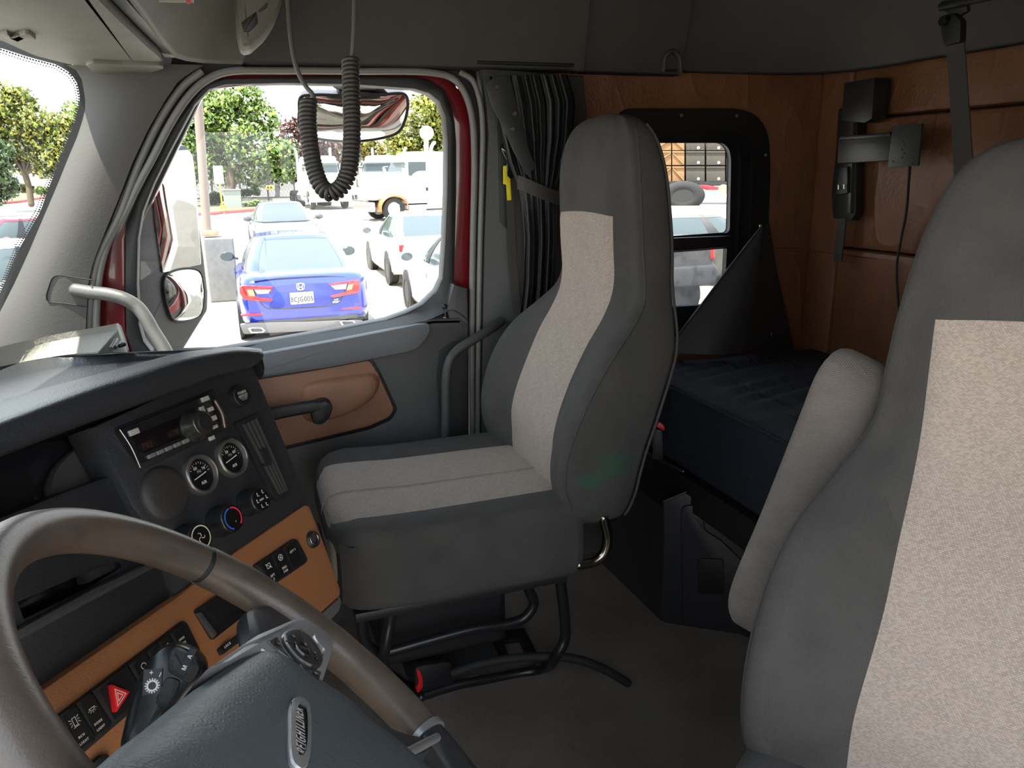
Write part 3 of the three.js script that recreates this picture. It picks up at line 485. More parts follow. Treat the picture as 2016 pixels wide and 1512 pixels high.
  knob(515, 983, 0.0165, (x, w, h) => { base(x, w, h); put('', `bold ${h * 0.13}px sans-serif`, x, 'MAX', w * 0.5, h * 0.5, '#d8d4cc');
    for (const [a, b] of [[0.36, 0.22], [0.70, 0.2], [0.2, 0.48], [0.82, 0.50], [0.36, 0.78], [0.66, 0.80]]) { x.fillStyle = '#d8d4cc'; x.beginPath(); x.arc(w * a, h * (b - 0.05), w * 0.035, 0, 7); x.fill(); x.fillRect(w * (a - 0.03), h * b - h * 0.02, w * 0.03, h * 0.11); x.fillRect(w * (a - 0.03), h * (b + 0.05), w * 0.10, h * 0.025); x.fillRect(w * (a + 0.06), h * (b + 0.05), w * 0.025, h * 0.06); } }, 'airflow knob');
  knob(459, 1020, 0.0182, (x, w, h) => { base(x, w, h); x.lineWidth = w * 0.06; x.strokeStyle = '#2f6fd6'; x.beginPath(); x.arc(w / 2, h / 2, w * 0.42, Math.PI * 0.62, Math.PI * 1.48); x.stroke(); x.strokeStyle = '#e8384a'; x.beginPath(); x.arc(w / 2, h / 2, w * 0.42, Math.PI * 1.53, Math.PI * 2.3); x.stroke(); put('', `${h * 0.22}px sans-serif`, x, '☼', w * 0.5, h * 0.44, '#d8d4cc'); x.fillStyle = '#27d24a'; x.beginPath(); x.arc(w * 0.56, h * 0.66, w * 0.03, 0, 7); x.fill(); }, 'temperature knob with a blue and red arc');
  knob(396, 1057, 0.0178, (x, w, h) => { base(x, w, h); x.lineWidth = w * 0.05; x.strokeStyle = '#dcd6c4'; x.beginPath(); x.arc(w / 2, h / 2, w * 0.43, 0, 7); x.stroke(); x.lineWidth = w * 0.03; for (let k = 0; k < 3; k++) { x.beginPath(); x.arc(w * 0.5 + w * 0.10 * Math.cos(k * 2.1), h * 0.5 + h * 0.10 * Math.sin(k * 2.1), w * 0.08, k * 2.1, k * 2.1 + 3); x.stroke(); } }, 'fan knob with a pale ring');
  // power outlet, lighter socket
  { const q = offPx(PC, 478, 778, 0.012), g = new THREE.Group(); g.name = 'power_outlet'; g.position.copy(PC.to3(q.x, q.y)).sub(d.position); d.add(g);
    part(g, 'outlet_cap', new THREE.LatheGeometry([[0.0001, 0.012], [0.0155, 0.012], [0.017, 0.010], [0.0178, 0.0]].map((v) => new THREE.Vector2(v[0], v[1])), 40).rotateX(Math.PI / 2).applyMatrix4(PC.mtx(q.x, q.y)), M.black);
    part(g, 'cap_tab', rbox(0.010, 0.007, 0.006, 0.002).applyMatrix4(PC.mtx(q.x + 0.013, q.y - 0.014, 0.006)), M.black);
    const [pg, pm] = print(0.028, 0.028, 4500, (x, w, h) => { x.fillStyle = '#121213'; x.fillRect(0, 0, w, h); put('', `bold ${h * 0.19}px sans-serif`, x, 'POWER', w * 0.5, h * 0.34, '#cfcbc2'); put('', `bold ${h * 0.19}px sans-serif`, x, 'OUTLET', w * 0.5, h * 0.53, '#cfcbc2'); x.fillStyle = '#cfcbc2'; x.fillRect(w * 0.2, h * 0.63, w * 0.6, h * 0.02); put('', `${h * 0.12}px sans-serif`, x, '12V 20A', w * 0.5, h * 0.72, '#cfcbc2'); }, {}); pg.dispose();
    part(g, 'cap_print', new THREE.CircleGeometry(0.0142, 36).applyMatrix4(PC.mtx(q.x, q.y, 0.0124)), pm, { keepUV: true }); }
  { const c = PC.px(611, 1063), g = new THREE.Group(); g.name = 'socket'; g.position.copy(PC.to3(c.x, c.y)).sub(d.position); d.add(g);
    part(g, 'socket_collar', new THREE.LatheGeometry([[0.0095, 0.004], [0.0098, 0.009], [0.0125, 0.009], [0.0142, 0.004]].map((v) => new THREE.Vector2(v[0], v[1])), 40).rotateX(Math.PI / 2).applyMatrix4(PC.mtx(c.x, c.y)), M.black);
    part(g, 'socket_ring', new THREE.TorusGeometry(0.0092, 0.0012, 8, 36).applyMatrix4(PC.mtx(c.x, c.y, 0.0085)), M.steel);
    part(g, 'socket_well', new THREE.CircleGeometry(0.0095, 32).applyMatrix4(PC.mtx(c.x, c.y, 0.0046)), mat([0.05, 0.042, 0.035], 0.4)); }
  // air vent
  { const g = new THREE.Group(), c = PC.px(521, 898); g.name = 'air_vent'; g.position.copy(PC.to3(c.x, c.y)).sub(d.position); d.add(g);
    part(g, 'vent_frame', pcPlate([[464, 832], [508, 812], [516, 816], [576, 966], [572, 974], [548, 986], [540, 980]], 0.006, 0.012, { r: 0.005, b: 0.002, holes: [{ p: [[472, 836], [506, 821], [568, 967], [546, 978]], o: { r: 0.002 } }] }), M.black);
    part(g, 'vent_back', pcPlate([[468, 834], [508, 816], [572, 968], [546, 982]], 0.0012, 0.006, { b: 0 }), mat([0.004, 0.004, 0.004], 0.8));
    for (let k = 0; k < 4; k++) { const f = (k + 0.5) / 4, a = PC.hit(474 + (506 - 474) * f, 838 - 15 * f, 0.004), b = PC.hit(547 + (566 - 547) * f, 975 - 10 * f, 0.004), w = b.clone().sub(a), s = new THREE.BoxGeometry(0.0022, w.length(), 0.007); s.applyMatrix4(new THREE.Matrix4().makeBasis(w.clone().cross(PC.n).normalize(), w.clone().normalize(), PC.n)); s.translate((a.x + b.x) / 2, (a.y + b.y) / 2, (a.z + b.z) / 2); part(g, 'vent_slat', s, mat([0.06, 0.058, 0.055], 0.3)); }
    part(g, 'vent_tab', pcPlate([[511, 885], [526, 880], [538, 912], [524, 918]], 0.009, 0.008, { r: 0.003 }), M.black); }
  // rocker switches
  const icon = { dome: (x, w, h) => { x.beginPath(); x.arc(w / 2, h * 0.45, w * 0.2, 0, Math.PI); x.moveTo(w * 0.25, h * 0.45); x.lineTo(w * 0.75, h * 0.45); for (let k = 0; k < 5; k++) { const t = 0.4 + k * 0.58; x.moveTo(w / 2 + w * 0.27 * Math.cos(t), h * 0.45 + w * 0.27 * Math.sin(t)); x.lineTo(w / 2 + w * 0.38 * Math.cos(t), h * 0.45 + w * 0.38 * Math.sin(t)); } x.stroke(); },
    beacon: (x, w, h) => { x.strokeRect(w * 0.38, h * 0.3, w * 0.24, h * 0.35); x.beginPath(); x.moveTo(w * 0.28, h * 0.7); x.lineTo(w * 0.72, h * 0.7); for (const s of [-1, 1]) for (let k = -1; k < 2; k++) { x.moveTo(w / 2 + s * w * 0.2, h * 0.45 + k * h * 0.08); x.lineTo(w / 2 + s * w * 0.36, h * 0.45 + k * h * 0.16); } x.stroke(); },
    lamp: (x, w, h) => { x.beginPath(); x.arc(w * 0.55, h * 0.38, w * 0.17, 0, 7); for (let k = 0; k < 4; k++) { x.moveTo(w * (0.36 + k * 0.1), h * 0.62); x.lineTo(w * (0.28 + k * 0.1), h * 0.78); } x.stroke(); },
    fan: (x, w, h) => { x.beginPath(); x.arc(w * 0.5, h * 0.4, w * 0.2, 0, 7); for (let k = 0; k < 4; k++) { x.moveTo(w * 0.5, h * 0.4); x.lineTo(w * (0.5 + 0.2 * Math.cos(k * 1.57 + 0.7)), h * (0.4 + 0.2 * Math.sin(k * 1.57 + 0.7))); } x.stroke(); },
    slash: (x, w, h) => { x.strokeRect(w * 0.3, h * 0.28, w * 0.35, h * 0.3); x.beginPath(); x.moveTo(w * 0.22, h * 0.22); x.lineTo(w * 0.74, h * 0.66); x.stroke(); },
    seat: (x, w, h) => { x.beginPath(); x.arc(w * 0.5, h * 0.25, w * 0.08, 0, 7); x.moveTo(w * 0.4, h * 0.36); x.lineTo(w * 0.5, h * 0.62); x.lineTo(w * 0.72, h * 0.6); x.moveTo(w * 0.25, h * 0.65); x.lineTo(w * 0.72, h * 0.75); x.stroke(); } };
  const rocker = (poly, txt, ic, off = 0.012) => {  // poly: top-left, top-right, bottom-right, bottom-left in the picture
    const c3 = poly.map((p) => PC.hit(p[0], p[1], off)), c = c3.reduce((s, p) => s.add(p), V(0, 0, 0)).multiplyScalar(0.25), g = new THREE.Group(); g.name = 'rocker_switch'; g.position.copy(c).sub(d.position); d.add(g);
    part(g, 'switch_cap', pcPlate(poly, off, 0.012, { r: 0.002, b: 0.002 }), M.black);
    const w = c3[0].distanceTo(c3[1]) * 0.78, h = c3[1].distanceTo(c3[2]) * 0.86, q = PC.to2(c), ux = c3[1].clone().sub(c3[0]);
    const turn = Math.atan2(ux.dot(PC.v), ux.dot(PC.u));
    const [pg, pm] = print(w, h, 5200, (x, W, H) => { x.fillStyle = '#0e0e0f'; x.fillRect(0, 0, W, H); x.strokeStyle = '#d4d0c8'; x.lineWidth = W * 0.045; if (ic) { x.save(); x.scale(1, 1); icon[ic](x, W, H * 0.62); x.restore(); } txt.forEach((s, k) => put('', `bold ${Math.min(H * 0.15, W * 0.24)}px sans-serif`, x, s, W / 2, H * (ic ? 0.72 : 0.3) + k * H * 0.17, '#d4d0c8')); }, { rough: 0.5 });
    pg.rotateZ(turn); part(g, 'switch_print', pg.applyMatrix4(PC.mtx(q.x, q.y, off + 0.0006)), pm, { keepUV: true });
  };
  part(d, 'switch_bezel', pcPlate([[106, 1414], [360, 1222], [369, 1225], [396, 1280], [391, 1289], [158, 1490]], 0.008, 0.012, { r: 0.004 }), M.black);
  const along = (f) => [[110 + (362 - 110) * f, 1414 + (1228 - 1414) * f], [158 + (390 - 158) * f, 1484 + (1284 - 1484) * f]];
  const cell = (a, b, txt, ic) => { const [p, q] = along(a), [r, s] = along(b); rocker([p, r, s, q], txt, ic); };
  cell(0.01, 0.145, ['BCN', 'LIGHT'], 'beacon'); cell(0.155, 0.275, ['DOME', 'LIGHT'], 'dome'); cell(0.285, 0.56, [], null); cell(0.57, 0.70, [], 'lamp'); cell(0.71, 0.79, [], null); cell(0.80, 0.885, [], 'seat'); cell(0.895, 0.985, ['OVER', 'RIDE'], null);
  { const tri = [[220, 1346], [258, 1361], [230, 1404]];
    part(d, 'hazard_button', pcPlate(tri, 0.020, 0.012, { r: 0.003, b: 0.002 }), M.redPlastic, { label: 'red hazard light triangle' });
    const cx = tri.reduce((s, p) => [s[0] + p[0] / 3, s[1] + p[1] / 3], [0, 0]), sc = (k) => tri.map((p) => [cx[0] + (p[0] - cx[0]) * k, cx[1] + (p[1] - cx[1]) * k]), line = mat([0.85, 0.5, 0.5], 0.5);
    for (const k of [0.62, 0.34]) part(d, 'hazard_print', pcPlate(sc(k), 0.0207, 0.001, { b: 0, holes: [{ p: sc(k - 0.12) }] }), line); }
  part(d, 'switch_bezel', pcPlate([[500, 1113], [578, 1060], [587, 1062], [607, 1100], [604, 1108], [534, 1156]], 0.008, 0.012, { r: 0.003 }), M.black);
  const cell2 = (a, b, txt, ic) => { const f = (t) => [[505 + 75 * t, 1113 - 51 * t], [536 + 65 * t, 1150 - 43 * t]], [p, q] = f(a), [r, s] = f(b); rocker([p, r, s, q], txt, ic); };
  cell2(0.01, 0.33, ['OPT', '2'], 'slash'); cell2(0.345, 0.66, ['ENG', 'FAN'], 'fan'); cell2(0.675, 0.985, ['OPT 3'], null);
  part(d, 'blank_cover', pcPlate([[386, 1202], [440, 1164], [490, 1206], [421, 1260]], 0.010, 0.01, { r: 0.003, b: 0.002 }), M.blackGloss);
  part(d, 'cover_lip', pcPlate([[389, 1207], [396, 1204], [428, 1246], [422, 1256]], 0.013, 0.006, { r: 0.002, b: 0.001 }), M.grey);
  part(d, 'lock_plate', pcPlate([[431, 1279], [500, 1228], [506, 1240], [437, 1291]], 0.009, 0.008, { r: 0.002 }), M.black);
  for (const [x, y] of [[448, 1270], [478, 1247]]) stick(d, 'lock_print', 0.018, 0.007, 6000, (c, w, h) => { c.fillStyle = '#0e0e0f'; c.fillRect(0, 0, w, h); put('', `bold ${h * 0.7}px sans-serif`, c, 'LOCK', w / 2, h / 2, '#d4d0c8'); }, PC, x, y, 0.0096);
  part(d, 'key_switch', pcPlate([[178, 1506], [205, 1484], [224, 1490], [214, 1512], [190, 1530]], 0.012, 0.012, { r: 0.004 }), M.black);

  // ---------- radio ----------
  const r = thing('car_radio', 'black car radio with a silver volume knob set in the dashboard', 'radio', PC.to3(...PC.px(340, 848).toArray(), 0));
  part(r, 'radio_sleeve', pcPlate([[228, 842], [420, 766], [446, 822], [444, 848], [278, 926], [272, 922]], 0.004, 0.02, { b: 0.003 }), M.black);
  part(r, 'faceplate', pcPlate([[238, 844], [414, 774], [437, 828], [434, 842], [281, 912]], 0.014, 0.02, { r: 0.004, b: 0.003 }), M.blackGloss);
  part(r, 'display', pcPlate([[258, 858], [372, 813], [386, 848], [282, 893]], 0.0150, 0.004, { r: 0.002, b: 0.001 }), mat([0.006, 0.004, 0.006], 0.08));
  const dim = '#5d2b22';
  stick(r, 'display_print', 0.030, 0.011, 5000, (x, w, h) => { x.fillStyle = '#0b0709'; x.fillRect(0, 0, w, h); put('', `${h * 0.9}px monospace`, x, 'FM2', w / 2, h / 2, dim); }, PC, 290, 876, 0.0156);
  stick(r, 'display_print', 0.024, 0.009, 5000, (x, w, h) => { x.fillStyle = '#0b0709'; x.fillRect(0, 0, w, h); put('', `${h * 0.9}px monospace`, x, '4:16', w / 2, h / 2, dim); }, PC, 342, 852, 0.0156);
  { const kq = offPx(PC, 402, 832, 0.036), kg = new THREE.Group(); kg.name = 'volume_knob'; kg.position.copy(PC.to3(kq.x, kq.y)).sub(r.position); r.add(kg);
    part(kg, 'knob_body', new THREE.LatheGeometry([[0.0225, 0.012], [0.0225, 0.018], [0.019, 0.020], [0.0175, 0.034], [0.015, 0.036], [0.0001, 0.0355]].map((v) => new THREE.Vector2(v[0], v[1])), 40).rotateX(Math.PI / 2).applyMatrix4(PC.mtx(kq.x, kq.y)), mat([0.10, 0.098, 0.085], 0.22, { metalness: 0.8 }));
    part(kg, 'knob_cap', new THREE.CylinderGeometry(0.0105, 0.0115, 0.003, 32).rotateX(Math.PI / 2).translate(0, 0, 0.037).applyMatrix4(PC.mtx(kq.x, kq.y)), M.black);
    part(kg, 'knob_ring', new THREE.TorusGeometry(0.0205, 0.0014, 8, 40).translate(0, 0, 0.017).applyMatrix4(PC.mtx(kq.x, kq.y)), mat([0.35, 0.38, 0.16], 0.3)); }
  for (let k = 0; k < 6; k++) { const f = k / 5, q = offPx(PC, 299 + 84 * f, 897 - 36 * f, 0.018); part(r, 'preset_button', rbox(0.0115, 0.0055, 0.005, 0.0012).applyMatrix4(PC.mtx(q.x, q.y, 0.0165)), mat([0.16, 0.155, 0.14], 0.3)); }
  for (const [x, y, w, h] of [[265, 850, 0.015, 0.0075], [405, 785, 0.014, 0.007], [416, 805, 0.010, 0.006], [421, 823, 0.012, 0.007], [424, 840, 0.010, 0.005], [376, 812, 0.008, 0.004], [399, 806, 0.008, 0.009], [418, 862, 0.010, 0.006]]) { const q = offPx(PC, x, y, 0.017); part(r, 'button', rbox(w, h, 0.004, 0.001).applyMatrix4(PC.mtx(q.x, q.y, 0.0155)), mat([0.40, 0.385, 0.35], 0.3)); }
  part(r, 'side_bar', tube([PC.hit(236, 846, 0.014), PC.hit(258, 880, 0.016), PC.hit(276, 920, 0.014)], 0.0012), M.steel);
  part(r, 'side_bar', tube([PC.hit(424, 790, 0.016), PC.hit(437, 815, 0.018), PC.hit(442, 840, 0.016)], 0.003), mat([0.16, 0.11, 0.09], 0.25, { metalness: 0.6 }));
}
// ---------- steering wheel and the stalk behind it ----------
{
  const a = 44.72 * Math.PI / 180, b = 6.82 * Math.PI / 180, c = V(0.509, 1.962, -0.005), R = 0.225;
  const N = V(Math.sin(a) * Math.sin(b), Math.cos(a), Math.sin(a) * Math.cos(b)), X = V(1, 0, 0).addScaledVector(N, -N.x).normalize(), Y = N.clone().cross(X);
  const P = new Pl(c, X, Y);
  const s = thing('steering_wheel', 'large dark worn steering wheel with a padded centre', 'steering wheel', c);
  const ringPt = (t, r = R, off = 0) => P.to3(r * Math.cos(t), r * Math.sin(t), off);
  const arc = (t0, t1, n) => Array.from({ length: n }, (_, i) => ringPt(t0 + (t1 - t0) * i / (n - 1)));
  const rim = (t0, t1, n, k) => { const rows = []; for (let i = 0; i <= n; i++) { const t = t0 + (t1 - t0) * i / n, rad = P.to3(Math.cos(t), Math.sin(t)).sub(c), kk = k(i / n, t); rows.push(Array.from({ length: 20 }, (_, j) => { const q = j / 20 * Math.PI * 2, e = 0.0172 * kk * (1 + (Math.cos(q) < 0 ? 0.06 * kk * 0 : 0)); return ringPt(t, R).addScaledVector(rad, Math.cos(q) * e).addScaledVector(N, Math.sin(q) * e * 1.05); })); } return skin(rows, { closed: true, cap: true }); };
  const px2t = (x, y) => { const q = P.px(x, y); return Math.atan2(q.y, q.x); };
  const tSeam = px2t(400, 1118), tClip = px2t(840, 1449) ;
  const grip = (u, t) => 1.04 + 0.05 * Math.sin(Math.PI * u) + 0.018 * Math.sin(t * 26) * Math.sin(Math.PI * u);
  const g = new THREE.Group(); g.name = 'rim'; s.add(g);
  part(g, 'rim_top', rim(tSeam + 0.012, tSeam + 2.6, 90, () => 1), M.rim);
  part(g, 'rim_grip', rim(tClip + 0.01, tSeam - 0.012, 90, grip), M.rim);
  part(g, 'rim_lower', rim(tSeam + 2.6, tClip + 2 * Math.PI - 0.02, 90, () => 0.98), mat([0.028, 0.028, 0.029], 0.4));
  part(g, 'rim_seam', rim(tSeam - 0.014, tSeam + 0.014, 3, () => 0.97), M.black);
  part(s, 'rim_clip', rim(tClip - 0.016, tClip + 0.016, 3, () => 1.14), M.satin, { label: 'bright metal clip' });
  // centre pad
  const out = [[120, 1590], [205, 1490], [280, 1432], [350, 1376], [430, 1318], [482, 1286], [512, 1273], [534, 1280], [580, 1313], [629, 1349], [686, 1387], [728, 1428], [800, 1483], [880, 1560], [930, 1650], [930, 1740], [760, 1850], [430, 1880], [160, 1760]].map((p) => offPx(P, p[0], p[1], 0.040));
  const ring = splinePts(out, 96), cc = ring.reduce((q, p) => q.add(p), new THREE.Vector2()).multiplyScalar(1 / 96);
  const rows = [[1.0, -0.05], [1.0, 0.030], [0.985, 0.038], [0.95, 0.0435], [0.85, 0.049], [0.70, 0.0525], [0.5, 0.055], [0.25, 0.0565], [0.01, 0.057]].map(([k, h]) => ring.map((p) => P.to3(cc.x + (p.x - cc.x) * k, cc.y + (p.y - cc.y) * k, h)));
  const pad = part(s, 'airbag_pad', skin(rows, { closed: true }), M.airbag);
  const padH = (q) => { const d = new THREE.Vector2(q.x - cc.x, q.y - cc.y), L = d.length(); let e = 1; const ang = Math.atan2(d.y, d.x); let best = 9; for (const p of ring) { const t = Math.atan2(p.y - cc.y, p.x - cc.x), dd = Math.abs(Math.atan2(Math.sin(t - ang), Math.cos(t - ang))); if (dd < best) { best = dd; e = Math.hypot(p.x - cc.x, p.y - cc.y); } } const k = L / e, K = [[0.01, 0.057], [0.25, 0.0565], [0.5, 0.055], [0.7, 0.0525], [0.85, 0.049], [0.95, 0.0435], [0.985, 0.038], [1, 0.030]]; for (let i = 1; i < K.length; i++) if (k <= K[i][0]) return K[i - 1][1] + (K[i][1] - K[i - 1][1]) * Math.max(0, (k - K[i - 1][0]) / (K[i][0] - K[i - 1][0])); return 0.030; };
  // emblem
  { const eo = 0.058, o = [[569, 1440], [571, 1392], [580, 1374], [592, 1374], [606, 1386], [611, 1405], [610, 1490], [603, 1510], [590, 1516], [576, 1504], [570, 1480]].map((p) => { const q = offPx(P, p[0], p[1], eo); return [q.x, q.y]; });
    const mid = o.reduce((m, p) => [m[0] + p[0] / o.length, m[1] + p[1] / o.length], [0, 0]), inn = o.map((p) => [mid[0] + (p[0] - mid[0]) * 0.80, mid[1] + (p[1] - mid[1]) * 0.80]);
    const w = Math.max(...o.map((p) => p[0])) - Math.min(...o.map((p) => p[0])), h = Math.max(...o.map((p) => p[1])) - Math.min(...o.map((p) => p[1]));
    const eh = padH({ x: mid[0], y: mid[1] }) + 0.003, em = new THREE.Group(); em.name = 'emblem'; em.position.copy(P.to3(mid[0], mid[1], eh)).sub(c); s.add(em);
    part(em, 'emblem_frame', plate(P, o, { raw: true, spl: 60, t: 0.008, b: 0.002, off: eh, holes: [{ p: inn }] }), M.satin);
    part(em, 'emblem_back', plate(P, inn.map((p) => [mid[0] + (p[0] - mid[0]) * 1.08, mid[1] + (p[1] - mid[1]) * 1.08]), { raw: true, spl: 60, t: 0.005, b: 0.001, off: eh - 0.0018 }), M.black);
    const [pg, pm] = print(w * 0.70, h * 0.44, 6000, (x, W, H) => { x.fillStyle = '#0c0c0d'; x.fillRect(0, 0, W, H); x.save(); let f = H * 0.98; x.font = `bold ${f}px sans-serif`; const tw = x.measureText('FREIGHTLINER').width; x.scale(W * 0.98 / tw, 1); put('', `bold ${f}px sans-serif`, x, 'FREIGHTLINER', tw * 0.5, H * 0.52, '#c9c6c0'); x.restore(); }, { rough: 0.35 });
    const i0 = P.to2(at(602, 1500, 1)), dir = offPx(P, 588, 1385, eo).sub(offPx(P, 598, 1500, eo));
    part(em, 'emblem_print', pg.rotateZ(Math.atan2(dir.y, dir.x)).applyMatrix4(P.mtx(mid[0], mid[1], eh - 0.0012)), pm, { keepUV: true }); }
  // switch pod on the spoke
  const wp = (pts, off) => pts.map((p) => { const q = offPx(P, p[0], p[1], off); return [q.x, q.y]; });
  const pp = (pts, off, t, o = {}) => plate(P, wp(pts, off), { raw: true, t, off, ...o, holes: (o.holes ?? []).map((h) => ({ p: wp(h.p, off), o: h.o })) });
  part(s, 'spoke', pp([[484, 1200], [540, 1180], [630, 1232], [664, 1262], [640, 1346], [600, 1330], [540, 1290], [494, 1258]], 0.002, 0.018, { r: 0.01, b: 0.006 }), mat([0.018, 0.020, 0.024], 0.42));
  part(s, 'spoke', pp([[700, 1400], [800, 1440], [862, 1452], [845, 1480], [790, 1500], [860, 1560], [820, 1640], [600, 1560]], 0.004, 0.022, { r: 0.012, b: 0.006 }), mat([0.028, 0.03, 0.034], 0.4));
  part(s, 'spoke', pp([[120, 1520], [60, 1440], [20, 1480], [60, 1600], [200, 1660], [260, 1540]], 0.004, 0.022, { r: 0.012, b: 0.006 }), mat([0.028, 0.03, 0.034], 0.4));
  const pod = new THREE.Group(); pod.name = 'switch_pod'; { const q = offPx(P, 597, 1276, 0.046); pod.position.copy(P.to3(q.x, q.y, 0.046)).sub(c); } s.add(pod);
  part(pod, 'pod_plate', pp([[406, 1318], [440, 1290], [508, 1244], [580, 1214], [606, 1216], [640, 1240], [662, 1260], [656, 1290], [640, 1340], [634, 1350], [592, 1326], [552, 1296], [520, 1276], [490, 1280]], 0.050, 0.024, { b: 0.005 }), mat([0.30, 0.305, 0.31], 0.38, { metalness: 0.35 }));
  const dk = mat([0.030, 0.027, 0.026], 0.25);
  { const q = offPx(P, 598, 1273, 0.046), rx = [];
    const ell = [[559, 1248], [572, 1236], [590, 1236], [612, 1250], [632, 1276], [640, 1298], [634, 1312], [616, 1310], [594, 1298], [570, 1272]];
    part(pod, 'button_ring', pp(ell, 0.053, 0.006, { spl: 60, b: 0.002 }), M.satin);
    const cx = [599, 1273], sc = (k) => ell.map((p) => [cx[0] + (p[0] - cx[0]) * k, cx[1] + (p[1] - cx[1]) * k]);
    part(pod, 'button_pad', pp(sc(0.93), 0.0545, 0.006, { spl: 60, b: 0.002 }), dk);
    part(pod, 'button_centre', pp(sc(0.42), 0.0570, 0.006, { spl: 40, b: 0.002 }), M.blackGloss);
    for (const [x0, y0, x1, y1] of [[563, 1262, 586, 1266], [592, 1238, 597, 1258], [614, 1282, 636, 1290], [606, 1290, 616, 1308]]) part(pod, 'button_gap', rod(P.to3(...offPx(P, x0, y0, 0.0547).toArray(), 0.0547), P.to3(...offPx(P, x1, y1, 0.0547).toArray(), 0.0547), 0.0006, 6), M.rubber);
    part(pod, 'button', pp([[620, 1248], [632, 1244], [644, 1256], [648, 1272], [640, 1276], [626, 1262]], 0.054, 0.006, { spl: 40, b: 0.0015 }), M.satin);
    part(pod, 'button', pp([[530, 1262], [546, 1252], [556, 1272], [572, 1296], [556, 1284]], 0.052, 0.005, { r: 0.002, b: 0.001 }), dk);
    part(pod, 'button', pp([[590, 1304], [634, 1322], [628, 1342], [608, 1330]], 0.052, 0.005, { r: 0.002, b: 0.001 }), dk);
    const sym = (x, y, t, sz = 0.008) => stick(pod, 'button_print', sz, sz, 8000, (c2, w, h) => { c2.fillStyle = '#1b1817'; c2.fillRect(0, 0, w, h); put('', `bold ${h * 0.8}px sans-serif`, c2, t, w / 2, h / 2, '#e2ded6'); }, P, x, y, 0.0552, { turn: 0.3 });
    sym(578, 1252, 'O', 0.0042); sym(620, 1284, 'C', 0.0042); sym(625, 1296, '=', 0.0038);
    stick(pod, 'button_print', 0.0055, 0.0045, 8000, (c2, w, h) => { c2.fillStyle = '#0d0c0c'; c2.fillRect(0, 0, w, h); put('', `bold ${h * 0.7}px sans-serif`, c2, 'OK', w / 2, h / 2, '#e2ded6'); }, P, 602, 1268, 0.0576);
    stick(pod, 'button_print', 0.0042, 0.0042, 8000, (c2, w, h) => { c2.fillStyle = '#1b1817'; c2.fillRect(0, 0, w, h); put('', `bold ${h * 0.8}px sans-serif`, c2, '(', w / 2, h / 2, '#e2ded6'); }, P, 548, 1266, 0.0526);
    stick(pod, 'button_print', 0.0042, 0.0042, 8000, (c2, w, h) => { c2.fillStyle = '#1b1817'; c2.fillRect(0, 0, w, h); put('', `bold ${h * 0.8}px sans-serif`, c2, 'G', w / 2, h / 2, '#e2ded6'); }, P, 622, 1325, 0.0526);
  }
  part(s, 'spoke_bar', rod(P.to3(...offPx(P, 788, 1490, 0.012).toArray(), 0.012), P.to3(...offPx(P, 860, 1452, 0.012).toArray(), 0.012), 0.0042, 10), M.satin);
  part(s, 'column', rod(P.to3(0, -0.02, -0.06), P.to3(0, 0.06, -0.55), 0.055, 24), M.black);
  part(s, 'column_shroud', rod(P.to3(0, 0, -0.05), P.to3(0, 0.02, -0.22), 0.075, 24), M.black);

  // gear stalk
  const sp = new Pl(at(320, 1340, 0.74), RGT.clone().addScaledVector(FWD, 0.25), UPV.clone().addScaledVector(FWD, 0.3));
  const k = thing('gear_stalk', 'black gear selector stalk with white symbols behind the steering wheel', 'gear stalk', sp.o.clone());
  const so = [[232, 1480], [238, 1440], [250, 1390], [272, 1330], [300, 1286], [322, 1270], [346, 1266], [375, 1276], [394, 1292], [402, 1310], [398, 1336], [370, 1380], [330, 1430], [290, 1480], [255, 1510]];
  const s2 = splinePts(so.map((p) => sp.px(...p)), 72), sc2 = s2.reduce((q, p) => q.add(p), new THREE.Vector2()).multiplyScalar(1 / 72);
  part(k, 'stalk_body', skin([[0.9, -0.04], [1, -0.028], [1.0, -0.016], [0.965, -0.005], [0.90, 0.0], [0.6, 0.003], [0.02, 0.004]].map(([q, h]) => s2.map((p) => sp.to3(sc2.x + (p.x - sc2.x) * q, sc2.y + (p.y - sc2.y) * q, h))), { closed: true }), mat([0.014, 0.015, 0.017], 0.28));
  part(k, 'selector', plate(sp, [[342, 1274], [372, 1284], [392, 1300], [396, 1318], [376, 1346], [350, 1336], [330, 1320]], { spl: 50, t: 0.02, b: 0.006, off: 0.0065 }), M.black);
  part(k, 'paddle', plate(sp, [[330, 1330], [360, 1338], [346, 1370], [326, 1396], [306, 1386], [316, 1356]], { r: 0.006, t: 0.012, b: 0.003, off: 0.0065 }), M.black);
  const W = '#e6e6e4';
  stick(k, 'stalk_print', 0.0165, 0.023, 5000, (x, w, h) => { x.fillStyle = '#08090a'; x.fillRect(0, 0, w, h); x.strokeStyle = W; x.lineWidth = w * 0.1; x.beginPath(); x.arc(w / 2, h * 0.66, w * 0.26, 0, 7); x.stroke(); x.fillStyle = W; for (let q = 0; q < 16; q++) { const t = q / 16 * 6.283; x.save(); x.translate(w / 2 + w * 0.36 * Math.cos(t), h * 0.66 + w * 0.36 * Math.sin(t)); x.rotate(t); x.fillRect(-w * 0.05, -w * 0.04, w * 0.1, w * 0.08); x.restore(); } put('', `bold ${h * 0.3}px sans-serif`, x, '+', w * 0.42, h * 0.14, W); x.save(); x.translate(w * 0.9, h * 0.25); x.rotate(-1.2); x.fillRect(-w * 0.13, -w * 0.025, w * 0.26, w * 0.05); x.restore(); }, sp, 300, 1342, 0.0052, { rough: 0.28 });
